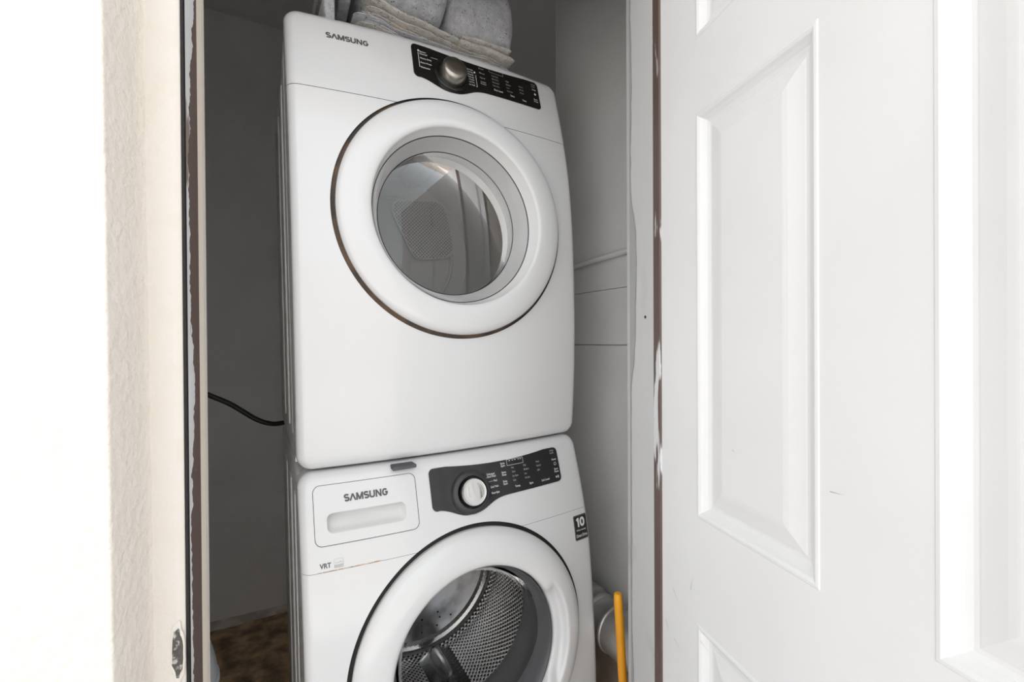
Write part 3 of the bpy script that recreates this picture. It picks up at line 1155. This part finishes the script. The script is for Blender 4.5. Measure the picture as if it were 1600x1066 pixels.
for k, s in enumerate(('60 min', '40 min', '30 min')):
    items.append((s, 0.546, ZTD - 0.033 - 0.0092 * k, 0.013, 0.0042, 0.006))
for k, s in enumerate(('My Cycle', 'Mixed', 'Signal')):
    items.append((s, 0.430, ZTD - 0.018 - 0.013 * k, 0.014, 0.0042, 0.006))
for k, s in enumerate(('Wrinkle', 'Prevent')):
    items.append((s, 0.430, ZTD - 0.056 - 0.0055 * k, 0.015, 0.0044, 0.012))
for k, s in enumerate(('Child', 'Lock')):
    items.append((s, 0.590, ZTD - 0.012 - 0.006 * k, 0.012, 0.0042, 0.006))
lettering('dim_lettering', items, gp1, 'print_dim', cp, OD)
B_ = []
B_ += [bar(0.2755, ZTD - 0.021, 0.2755, ZTD - 0.060, 0.0012), bar(0.2750, ZTD - 0.060, 0.278, ZTD - 0.060, 0.0010)]
B_ += [bar(0.305, ZTD - 0.027, 0.322, ZTD - 0.0275, 0.0006)]
B_ += [bar(0.4185, ZTD - 0.040, 0.4185, ZTD - 0.073, 0.0011), bar(0.4155, ZTD - 0.073, 0.4190, ZTD - 0.073, 0.0010)]
B_ += [circle(0.2765, ZTD - 0.0165, 0.0024, 10), circle(0.4165, ZTD - 0.033, 0.0024, 10)]
B_ += [[(0.594, ZTD - 0.0385), (0.598, ZTD - 0.0345), (0.602, ZTD - 0.0385), (0.598, ZTD - 0.0425)]]
polys('marks', B_, gp1, 'print_white', cp, OD)
polys('display_frame', [bar(0.460, ZTD - 0.005, 0.460, ZTD - 0.0175, 0.0008), bar(0.460, ZTD - 0.0175, 0.500, ZTD - 0.0175, 0.0008),
                        bar(0.500, ZTD - 0.0175, 0.500, ZTD - 0.005, 0.0008)], gp1, 'print_dim', cp, OD)

# ---------------- washer
OW = (W / 2, 0.36, -0.985)
washer = empty('washer', MW @ Matrix.Translation(OW))
tag(washer, 'white front-loading washer with detergent drawer under the dryer', 'washer')
cabinet(washer, OW, 0.003, W - 0.003, 0.045, 0.70, -0.955, -0.012)
feet(washer, OW, -0.985, -0.955, 0.70)
WX, WZ = 0.346, -0.432
whole = circle(WX, WZ, 0.2775, 200)
DR = (0.0255, -0.1405, 0.2300, -0.0290)       # detergent drawer
dhole = rrect(DR[0], DR[1], DR[2], DR[3], 0.014, 0.006, 8)
machine_panel(gw, -0.962, -0.005, -0.1855, whole, [dhole], washer, OW, 0.065, ('front_panel', 'control_fascia'), sw=0.0003)
patch('seam_backing', rrect(0.012, -0.95, W - 0.012, -0.02, 0.02, 0.012), [circle(WX, WZ, 0.262, 96), rrect(0.03, -0.136, 0.2255, -0.0335, 0.012, 0.012)], raise_(gw, -0.006), 'gap_dark', washer, OW, 0.04)
SL = (0.049, -0.1195, 0.2045, -0.0825)        # finger slot
e = 0.0011
drw_o = rrect(DR[0] + e, DR[1] + e, DR[2] - e, DR[3] - e, 0.013, 0.006, 8)


def slot_frame(x, z, sl=0.0):
    return x, z


def slotpts(d, rc=0.012):
    # the slot leans slightly: its lower edge is a little flatter than its upper edge
    return rrect(SL[0] + d, SL[1] + d, SL[2] - d, SL[3] - d, rc, 0.005, 8)


drawer = patch('detergent_drawer', drw_o, [slotpts(0)], raise_(gw, -0.0002), 'white_enamel', washer, OW, 0.012, skirt=-9.0)
v, f = [], []
lv = [(0.0, 0.0), (0.0012, 0.004), (0.0025, 0.012), (0.0050, 0.027), (0.010, 0.032)]
n0 = None
for d, dp in lv:
    pts = slotpts(d, max(0.012 - d, 0.003))
    n0 = len(pts) if n0 is None else n0
    pts = [pts[int(i * len(pts) / n0)] for i in range(n0)]
    for x, z in pts:
        k = (z - SL[1]) / (SL[3] - SL[1])            # deeper towards the top, like a scooped pull
        v.append((x, gw(x, z) + 0.0003 + dp * (0.25 + 0.9 * k), z))
for i in range(len(lv) - 1):
    for k in range(n0):
        j = (k + 1) % n0
        f.append((i * n0 + k, i * n0 + j, (i + 1) * n0 + j, (i + 1) * n0 + k))
f.append(tuple(range((len(lv) - 1) * n0, len(lv) * n0)))
obj('finger_slot', v, f, 'white_plastic', drawer, True, OW, auto=60)
stroke_text('logo', 'SVMSUNG', 0.0830, -0.0650, 0.0870, 0.0140, gw, 'print_gray', washer, OW)
lettering('badge_lettering', [('VRT', 0.0318, -0.1785, 0.0205, 0.0092, 0.028, 1)], gw, 'print_gray', washer, OW)
sq = (0.0580, -0.1805, 0.0745, -0.1650)
polys('efficiency_mark', [bar(sq[0], sq[3], sq[2], sq[3], 0.0005), bar(sq[0], sq[1], sq[2], sq[1], 0.0005), bar(sq[0], sq[1], sq[0], sq[3], 0.0005), bar(sq[2], sq[1], sq[2], sq[3], 0.0005),
                          bar(sq[0], -0.1765, sq[2], -0.1765, 0.0022), bar(sq[0], -0.1795, sq[2], -0.1795, 0.0016), bar(0.0600, -0.1715, 0.0670, -0.1722, 0.0007),
                          bar(0.0675, -0.1722, 0.0690, -0.1690, 0.0006), bar(0.0690, -0.1690, 0.0705, -0.1722, 0.0006), bar(0.0705, -0.1722, 0.0735, -0.1715, 0.0007)], gw, 'seam_faint', washer, OW)
# rust running along the seam
rv = []
random.seed(9)
x = 0.028
while x < 0.142:
    l = random.uniform(0.003, 0.012)
    if random.random() < 0.85:
        rv.append(bar(x, -0.1846, x + l, -0.1846, random.uniform(0.0008, 0.0014 if x < 0.06 else 0.0026)))
    x += l + random.uniform(0.0, 0.002)
tag(polys('rust_stain', rv, gw, 'rust', washer, OW, 0.0003), 'orange rust along the panel seam')

wb_ = blend(gw, WX, WZ, 0.185, 0.235, 0.20)


def scoop(r, a):
    a = (a + math.pi) % (2 * math.pi) - math.pi
    u = (a + 0.02) / 0.56
    ang = max(0.0, 1 - abs(u) ** 6)
    t = min(max((0.2235 - r) / 0.010, 0), 1)
    t = t * t * (3 - 2 * t)
    return -0.020 * ang * t if r > 0.19 else -0.020 * ang * 0.0


wdoor = ring_part('door', wb_, WX, WZ, [(0.2626, 0.0168), (0.258, 0.0205), (0.250, 0.0235), (0.240, 0.0255), (0.230, 0.0262), (0.2235, 0.0263), (0.2215, 0.0262), (0.219, 0.0260), (0.216, 0.0257), (0.213, 0.0255),
                                        (0.208, 0.0250), (0.203, 0.0240), (0.198, 0.0225), (0.1945, 0.0195), (0.1925, 0.0160), (0.1915, 0.0090), (0.1912, -0.014)], 'white_enamel', washer, OW, hmod=scoop, auto=70)
ring_part('door_side', wb_, WX, WZ, [(0.2655, -0.014), (0.2690, 0.002), (0.2695, 0.008), (0.2675, 0.0125), (0.2625, 0.0165)], 'pale_plastic', wdoor, OW)
ring_part('inner_bezel', wb_, WX - 0.002, WZ, [(0.1910, -0.003), (0.1895, 0.0045), (0.1865, 0.0050), (0.182, -0.002), (0.1775, -0.016), (0.173, -0.033)], 'dark_bezel', wdoor, OW)
ring_part('window', wb_, WX - 0.002, WZ, [(0.1732, -0.032), (0.168, -0.048), (0.158, -0.064), (0.14, -0.077), (0.115, -0.086), (0.08, -0.092), (0.04, -0.095), (0.004, -0.096)], 'washer_glass', wdoor, OW)
ring_part('gasket', lambda x, z: 0.0, WX, WZ, [(0.193, 0.085), (0.203, 0.07), (0.197, 0.055), (0.190, 0.046), (0.196, 0.030), (0.197, 0.010), (0.192, -0.012), (0.187, -0.024), (0.189, -0.034), (0.200, -0.038)], 'gasket', washer, OW)
wd = ring_part('drum', lambda x, z: 0.0, WX, WZ, [(0.238, -0.055)] + [(0.243, -0.07 - 0.02 * k) for k in range(12)] + [(0.236, -0.305)], 'drum_steel', washer, OW)
uvmap(wd, lambda c: (math.atan2(c.z + OW[2] - WZ, c.x + OW[0] - WX) * 0.24, c.y))
ring_part('drum_lip', lambda x, z: 0.0, WX, WZ, [(0.199, -0.037), (0.203, -0.041), (0.214, -0.046), (0.228, -0.049), (0.238, -0.055)], 'drum_lip', wd, OW)
ring_part('drum_lip', lambda x, z: 0.0, WX, WZ, [(0.237, -0.303), (0.230, -0.316), (0.214, -0.311), (0.206, -0.320)], 'drum_lip', wd, OW)
ring_part('drum_back', lambda x, z: 0.0, WX, WZ, [(0.207, -0.319), (0.15, -0.314), (0.10, -0.307), (0.05, -0.304), (0.004, -0.303)], 'drum_back', wd, OW)
# small round holes of the drum's rear wall
hv, hf = [], []
for rr_, n_ in ((0.185, 24), (0.165, 18), (0.145, 18), (0.125, 12)):
    for k in range(n_):
        if (k // 3) % 2:
            continue
        a = 2 * math.pi * (k + 0.5 * (n_ == 18)) / n_
        b0 = len(hv)
        px, pz = WX + rr_ * math.cos(a), WZ + rr_ * math.sin(a)
        yb = np.interp(rr_, [0.10, 0.15, 0.207], [0.307, 0.314, 0.319]) - 0.001
        for q in range(8):
            hv.append((px + 0.0032 * math.cos(q * math.pi / 4), yb, pz + 0.0032 * math.sin(q * math.pi / 4)))
        hf.append(tuple(range(b0, b0 + 8)))
obj('drain_holes', hv, hf, 'gap_dark', wd, False, OW)['kind'] = 'stuff'
for k in range(3):
    a = R(36 + 120 * k)
    v, f = [], []
    NY = 14
    for i in range(NY + 1):
        y = 0.085 + 0.21 * i / NY
        s = math.sin(math.pi * min(1, max(0, i / NY))) ** 0.35 if 0 < i < NY else 0.05
        for da, hr in ((-0.20, 0), (-0.13, 0.018), (-0.06, 0.042), (0, 0.050), (0.06, 0.042), (0.13, 0.018), (0.20, 0)):
            r_ = 0.244 - hr * s
            v.append((WX + r_ * math.cos(a + da), y, WZ + r_ * math.sin(a + da)))
    for i in range(NY):
        for q in range(6):
            f.append((7 * i + q, 7 * i + q + 1, 7 * i + 8 + q, 7 * i + 7 + q))
    obj('paddle', v, f, 'drum_lip', wd, True, OW)

ZTW = -0.0275
cpw = patch('control_panel', panel_outline(ZTW), [], raise_(gw, 0.0018), 'panel_dark', washer, OW, 0.012, skirt=-9.0)
gp2 = raise_(gw, 0.0018)
KX, KZ = 0.354, ZTW - 0.0615
kn = nrm(gw, KX, KZ)
kc = Vector((KX, gp2(KX, KZ), KZ))
lathe('knob_ring', kc, kn, [(0.0335, 0.004), (0.036, 0.010), (0.041, 0.0095), (0.046, 0.006), (0.048, 0.0005)], 'knob_ring', washer, OW, 64)
knob = lathe('knob', kc, kn, [(0.0001, 0.0225), (0.010, 0.0224), (0.020, 0.0215), (0.0262, 0.0205), (0.0282, 0.0212), (0.0296, 0.0195), (0.0302, 0.015), (0.0315, 0.003)], 'chrome', washer, OW, 64, 60)
lathe('knob_well', kc, kn, [(0.0312, 0.0010), (0.0335, 0.0012), (0.0338, 0.0042)], 'knob_ring_black', knob, OW, 64)
items = []
for s, x, z, w_ in (('Delicates/', 0.3985, -0.0335, 0.021), ('Hand Wash', 0.3985, -0.0390, 0.023), ('Wool', 0.4135, -0.0490, 0.0095), ('Quick Wash', 0.4040, -0.0615, 0.0205), ('Rinse+Spin', 0.4045, -0.0745, 0.0205),
                    ('Temp.', 0.4690, -0.0710, 0.0155), ('Spin', 0.5110, -0.0715, 0.0110), ('Soil Level', 0.5480, -0.0720, 0.0245),
                    ('Power', 0.5905, -0.0300, 0.0145), ('Start', 0.5925, -0.0530, 0.0125), ('Pause', 0.5925, -0.0590, 0.0135)):
    items.append((s, x, ZTW + z, w_, 0.0047, 0.012))
for k, (s1_, s2_) in enumerate((('Extra', 'Spin'), ('Extra', 'Rinse'), ('Delay', 'Start'))):
    items.append((s1_, 0.4385, ZTW - 0.0155 - 0.0200 * k, 0.0115, 0.0046, 0.012))
    items.append((s2_, 0.4385, ZTW - 0.0210 - 0.0200 * k, 0.0115, 0.0046, 0.012))
lettering('lettering', items, gp2, 'print_white', cpw, OW)
items = []
for k, s in enumerate(('Hot', 'Warm', 'Eco Warm', 'Cold')):
    items.append((s, 0.4665, ZTW - 0.0285 - 0.0095 * k, (0.007, 0.0095, 0.016, 0.0075)[k], 0.0043, 0.01))
for k, s in enumerate(('High', 'Medium', 'Low', 'No Spin')):
    items.append((s, 0.5010, ZTW - 0.0285 - 0.0095 * k, (0.008, 0.0145, 0.007, 0.014)[k], 0.0043, 0.01))
for k, s in enumerate(('Heavy', 'Normal', 'Light')):
    items.append((s, 0.5400, ZTW - 0.0265 - 0.0095 * k, (0.0105, 0.013, 0.0085)[k], 0.0043, 0.01))
items += [('Child', 0.588, ZTW - 0.0085, 0.0125, 0.0044, 0.01), ('Lock', 0.588, ZTW - 0.0140, 0.0125, 0.0044, 0.01)]
lettering('dim_lettering', items, gp2, 'print_dim', cpw, OW)
a_, b_, c_, d_ = 0.4560, 0.5025, ZTW - 0.0205, ZTW - 0.0075
M_ = [bar(a_, c_, b_, c_, 0.0007), bar(a_, d_, b_, d_, 0.0007), bar(a_, c_, a_, d_, 0.0007), bar(b_, c_, b_, d_, 0.0007)]
for x in (0.462, 0.471, 0.4785, 0.488, 0.494):
    M_.append(bar(x, d_ - 0.003, x + 0.004, d_ - 0.003, 0.0012))
M_ += [bar(0.395, ZTW - 0.0385, 0.398, ZTW - 0.0385, 0.0007), bar(0.400, ZTW - 0.0475, 0.412, ZTW - 0.0473, 0.0006)]
cxm, czm = 0.5985, ZTW - 0.0385
ring = circle(cxm, czm, 0.0034, 12)
for k in range(12):
    M_.append(bar(*ring[k], *ring[(k + 1) % 12], 0.0009))
M_ += [[(0.594, ZTW - 0.0665), (0.594, ZTW - 0.0725), (0.5985, ZTW - 0.0695)], bar(0.6005, ZTW - 0.0665, 0.6005, ZTW - 0.0725, 0.0014), bar(0.6030, ZTW - 0.0665, 0.6030, ZTW - 0.0725, 0.0014)]
polys('marks', M_, gp2, 'print_white', cpw, OW)
# warranty sticker
st = patch('sticker', rrect(0.6295, -0.2595, 0.6735, -0.2000, 0.004, 0.006, 4), [], raise_(gw, 0.0006), 'sticker_black', washer, OW, 0.012, skirt=-9.0)
gs = raise_(gw, 0.0006)
lettering('sticker_lettering', [('Warranty', 0.6345, -0.2375, 0.033, 0.0045, 0.015), ('Direct Drive', 0.6335, -0.2520, 0.0355, 0.0075, 0.02)], gs, 'print_white', st, OW)
stroke_text('number', '10', 0.6365, -0.2280, 0.0300, 0.0220, gs, 'print_white', st, OW, 0.27)
fr = rrect(0.6308, -0.2582, 0.6722, -0.2013, 0.0035, 0.006, 4)
ring_strip('sticker_border', fr, gs, 0.0005, 'print_dim', st, OW, 0.0003)

# ------------------------------------------------------------------ loose things
# felt wedge pushed between the machines
fp = bmesh.new()
pts = [(0.180, -0.045, -0.0045), (0.232, -0.045, -0.0045), (0.226, 0.055, -0.0045), (0.186, 0.055, -0.0045)]
bot = [(p[0], p[1], -0.0120) for p in pts]
vs = [fp.verts.new((p[0] - 0.206, p[1], p[2] + 0.012)) for p in pts + bot]
for q in ((0, 1, 2, 3), (7, 6, 5, 4), (0, 4, 5, 1), (1, 5, 6, 2), (2, 6, 7, 3), (3, 7, 4, 0)):
    fp.faces.new([vs[i] for i in q])
bmesh.ops.bevel(fp, geom=list(fp.edges), offset=0.0012, segments=2, affect='EDGES')
o = bm_obj('felt_pad', fp, 'felt_gray', None, True, 40)
o.matrix_world = MW @ Matrix.Translation((0.206, 0, -0.012 - 0.004))
tag(o, 'dark grey felt wedge poking out between dryer and washer', 'pad')

# power cord at the back
pts = [MW @ Vector(p) for p in ((0.06, 0.735, -0.012), (0.014, 0.73, -0.014), (-0.028, 0.72, -0.012), (-0.074, 0.715, 0.009), (-0.144, 0.71, 0.065), (-0.211, 0.71, 0.105), (-0.30, 0.74, 0.16), (-0.45, 0.90, 0.22), (-0.62, 1.36, 0.24))]
v, f = tube(smooth_path(pts, 10), 0.0080, 12)
base = pts[0]
o = obj('power_cord', v, f, 'cord_black', None, True, tuple(base), auto=60)
o.location = base
tag(o, 'black power cord curving from the dryer to the closet wall', 'cord')

# yellow handle standing by the jamb
root = empty('tool_handle', Matrix.Translation((0.2735, 1.035, 0.0)))
top = Vector((964 - 800, 0, 533 - 927)) / 711 * 1.03
TP = Vector((top.x, 1.03, CAM_Z + top.z)) - Vector((0.2735, 1.035, 0))
ax = TP.normalized()
v, f = tube([Vector((0, 0, 0.0)), ax * 0.03, TP * 0.5, TP - ax * 0.012], [0.0102, 0.0098, 0.0098, 0.0098], 20)
obj('shaft', v, f, 'yellow_plastic', root, True, auto=50)
v, f = tube([TP - ax * 0.0125, TP - ax * 0.010, TP - ax * 0.004, TP - ax * 0.001, TP], [0.0100, 0.0093, 0.0089, 0.0078, 0.0045], 20)
obj('end_cap', v, f, 'yellow_plastic', root, True, auto=50)
tag(root, 'bright yellow round handle standing upright beside the washer', 'handle')

# metal vent duct strapped along the right wall
ZD = 0.459
DA = PB + PD * 0.300 - PN * 0.0700            # pipe/hose joint, on the duct's axis
root = empty('vent_duct', Matrix.Translation((DA.x, DA.y, ZD)))
Lz = lambda s_: Vector((PD.x * s_, PD.y * s_, 0))
prof = [(-0.006, 0.056), (-0.002, 0.0610), (0.002, 0.0640), (0.006, 0.0640), (0.009, 0.0610), (0.060, 0.0610), (0.062, 0.0630), (0.066, 0.0635), (0.070, 0.0630), (0.072, 0.060), (0.24, 0.060)]
v, f = tube([Lz(a) for a, r in prof], [r for a, r in prof], 40, caps=False)
obj('pipe', v, f, 'duct_silver', root, True, auto=50)
path = [Lz(0.002 - 0.006 * i) + Vector((0, 0, 0.006 * (1 - math.exp(-i / 4)))) for i in range(56)]
rad = [0.0610 + 0.0040 * math.sin(i * 1.25) + 0.001 * min(i, 3) for i in range(len(path))]
v, f = tube(path, rad, 28)
obj('flex_hose', v, f, 'duct_silver', root, True, auto=60)
p = Lz(0.030) - Vector((PN.x, PN.y, 0)) * 0.0610 * 0.985 + Vector((0, 0, 0.004))
v, f = tube([p, p - Vector((PN.x, PN.y, 0)) * 0.003], [0.004, 0.003], 10)
obj('screw', v, f, 'gap_dark', root, True)
tag(root, 'round silver vent duct along the wall behind the yellow handle', 'duct')

# round-headed bolt on the back of the jamb
px = PB + PD * 0.362
px = Vector((px.x, px.y, CAM_Z - (934 - 533) / 711 * px.y))
root = empty('wall_bolt', Matrix.Translation(px))
v, f = tube([(0.0, 0.0, 0), (-0.004, -0.002, 0), (-0.007, -0.004, 0), (-0.0095, -0.0055, 0), (-0.0105, -0.006, 0)], [0.0030, 0.0045, 0.0055, 0.0040, 0.0008], 14)
obj('bolt_head', v, f, 'duct_silver', root, True, auto=60)
tag(root, 'small round metal bolt on the wall above the duct', 'bolt')

# white bin low at the left, mostly behind the door frame
root = empty('trash_can', Matrix.Translation((-0.846, 1.05, 0)))
lathe('body', (0, 0, 0), (0, 0, 1), [(0.0001, 0.0), (0.108, 0.0), (0.114, 0.004), (0.118, 0.02), (0.1365, 0.405), (0.1415, 0.408), (0.1425, 0.414), (0.1425, 0.430), (0.1405, 0.434), (0.134, 0.434)], 'bin_white', root, (0, 0, 0), 56, 50)
lathe('lid', (0, 0, 0), (0, 0, 1), [(0.1385, 0.4345), (0.1380, 0.446), (0.1345, 0.467), (0.1275, 0.495), (0.118, 0.520), (0.103, 0.545), (0.080, 0.567), (0.045, 0.581), (0.0001, 0.585)], 'bin_white', root, (0, 0, 0), 56, 60)
tag(root, 'white plastic bin with a domed lid behind the left door frame', 'bin')


# ------------------------------------------------------------------ moving blankets on top of the dryer
def pad(name, m, root, x0, x1, yf, yb, zc, th, nseg=26, nx=44, seed=0, rough=0.004, pw_=2.6, off=(0, 0, 0)):
    """Soft slab: along x, its section a rounded loop between yf(x) and yb, centred at zc(x), th(x) thick."""
    v, f = [], []
    for i in range(nx + 1):
        t = i / nx
        x = x0 + (x1 - x0) * (0.5 - 0.5 * math.cos(math.pi * t))
        u = 2 * (x - x0) / (x1 - x0) - 1
        endk = max(0.02, (1 - abs(u) ** 10)) ** 0.5
        a, b = yf(x), yb
        cy, hy = (a + b) / 2, (b - a) / 2
        for k in range(nseg):
            q = 2 * math.pi * k / nseg
            c, s = math.cos(q), math.sin(q)
            ex = 2 / pw_
            yy = -hy * math.copysign(abs(c) ** 0.35, c) * (0.9 + 0.1 * endk) if True else 0
            zz = 0.5 * th(x) * math.copysign(abs(s) ** ex, s) * endk
            # rounded nose at front and back
            P = Vector((x, cy + yy, zc(x) + zz))
            nn = Vector((noise.noise((x * 14 + seed, P.y * 14, P.z * 20)), noise.noise((x * 14 + seed + 9, P.y * 14, P.z * 20)), noise.noise((x * 14 + seed + 23, P.y * 14, P.z * 20))))
            n2 = Vector((0, noise.noise((x * 60 + seed, P.z * 90, 3.1)), noise.noise((x * 60 + seed, P.y * 60, 7.7))))
            P = P + nn * rough + n2 * rough * 0.35
            v.append(tuple(P))
    for i in range(nx):
        for k in range(nseg):
            j = (k + 1) % nseg
            f.append((i * nseg + k, i * nseg + j, (i + 1) * nseg + j, (i + 1) * nseg + k))
    f.append(tuple(range(nseg)))
    f.append(tuple(range(nx * nseg, (nx + 1) * nseg))[::-1])
    return obj(name, v, f, m, root, True, off)


OB = (0.36, 0.30, 0.953)
low = empty('folded_blanket', MW @ Matrix.Translation(OB))
tag(low, 'thin grey layers of a folded moving blanket lying directly on the dryer', 'blanket')


def lev(x):                                   # total height of the folded layers
    return float(np.interp(x, [0.10, 0.2, 0.28, 0.38, 0.44, 0.5, 0.58, 0.665], [0.112, 0.104, 0.082, 0.072, 0.064, 0.064, 0.058, 0.040]))


NL = 9
ZB = 0.9590
for i in range(NL):
    xa = 0.135 + 0.010 * (i % 3) + 0.003 * i
    xb = (0.648, 0.660, 0.654, 0.643, 0.630, 0.615, 0.600, 0.582, 0.566)[i]
    pad('layer', 'wool_beige' if i in (2, 4, 7, 8) else 'wool_gray', low, xa, xb,
        (lambda x, i=i: 0.096 + 0.011 * noise.noise((x * 11, i * 3.3, 0.4)) + 0.007 * (i % 2) + 0.003 * noise.noise((x * 70, i * 1.3, 2.4))), 0.56,
        (lambda x, i=i: ZB + (i + 0.5) * lev(x) / NL + 0.0013 * math.sin(x * 33 + i * 0.6) * min(1, i / 2)),
        (lambda x, i=i: lev(x) / NL * 0.74), nseg=22, nx=90, seed=i * 5, rough=0.0016 if i else 0.001, pw_=2.0, off=OB)

top_b = empty('bundled_blanket', MW @ Matrix.Translation((0.36, 0.30, 1.0)))
tag(top_b, 'thick speckled grey blanket bundled on top of the folded layers', 'blanket')
OT = (0.36, 0.30, 1.0)


def above(x, c, t, gap=0.010):
    """Height of a pad's centre so that its underside clears the layers."""
    return max(c, ZB + lev(x) + gap + t / 2)


pad('fold', 'wool_gray', top_b, 0.400, 0.612, (lambda x: 0.115 + 0.03 * abs((x - 0.506) / 0.106) ** 4), 0.54, (lambda x: 1.155), (lambda x: 0.205 + 0.03 * (x - 0.4)), 40, 40, 2, 0.007, 2.6, OT)
pad('fold', 'wool_gray', top_b, 0.170, 0.402, (lambda x: 0.105 + 0.03 * abs((x - 0.29) / 0.115) ** 4), 0.54, (lambda x: above(x, 1.17, 0.17, 0.014) + 0.01 * (x - 0.3)), (lambda x: 0.17), 40, 40, 11, 0.008, 2.6, OT)
pad('flap', 'wool_beige', top_b, 0.425, 0.575, (lambda x: 0.096), 0.30, (lambda x: above(x, 1.058, 0.014, 0.030)), (lambda x: 0.016), 18, 30, 17, 0.0025, 2.2, OT)
pad('flap', 'wool_beige', top_b, 0.415, 0.582, (lambda x: 0.090), 0.30, (lambda x: above(x, 1.0, 0.018, 0.007)), (lambda x: 0.020), 18, 30, 21, 0.0025, 2.2, OT)
# loose edge that runs diagonally down over the layers
pad('flap', 'wool_beige', top_b, 0.180, 0.420, (lambda x: 0.088 + 0.008 * noise.noise((x * 12, 2, 2))), 0.40, (lambda x: above(x, 1.0, 0.012, 0.008) + 0.002 * math.sin(x * 45)), (lambda x: 0.012), 18, 50, 31, 0.0015, 2.2, OT)
# upright folds at the left end
pad('fold', 'wool_gray', top_b, 0.085, 0.112, (lambda x: 0.100), 0.50, (lambda x: 1.067), (lambda x: 0.20), 30, 16, 41, 0.003, 3.5, OT)
pad('fold', 'wool_gray', top_b, 0.125, 0.158, (lambda x: 0.110), 0.50, (lambda x: above(x, 1.13, 0.10, 0.012)), (lambda x: 0.10), 30, 16, 47, 0.003, 3.5, OT)
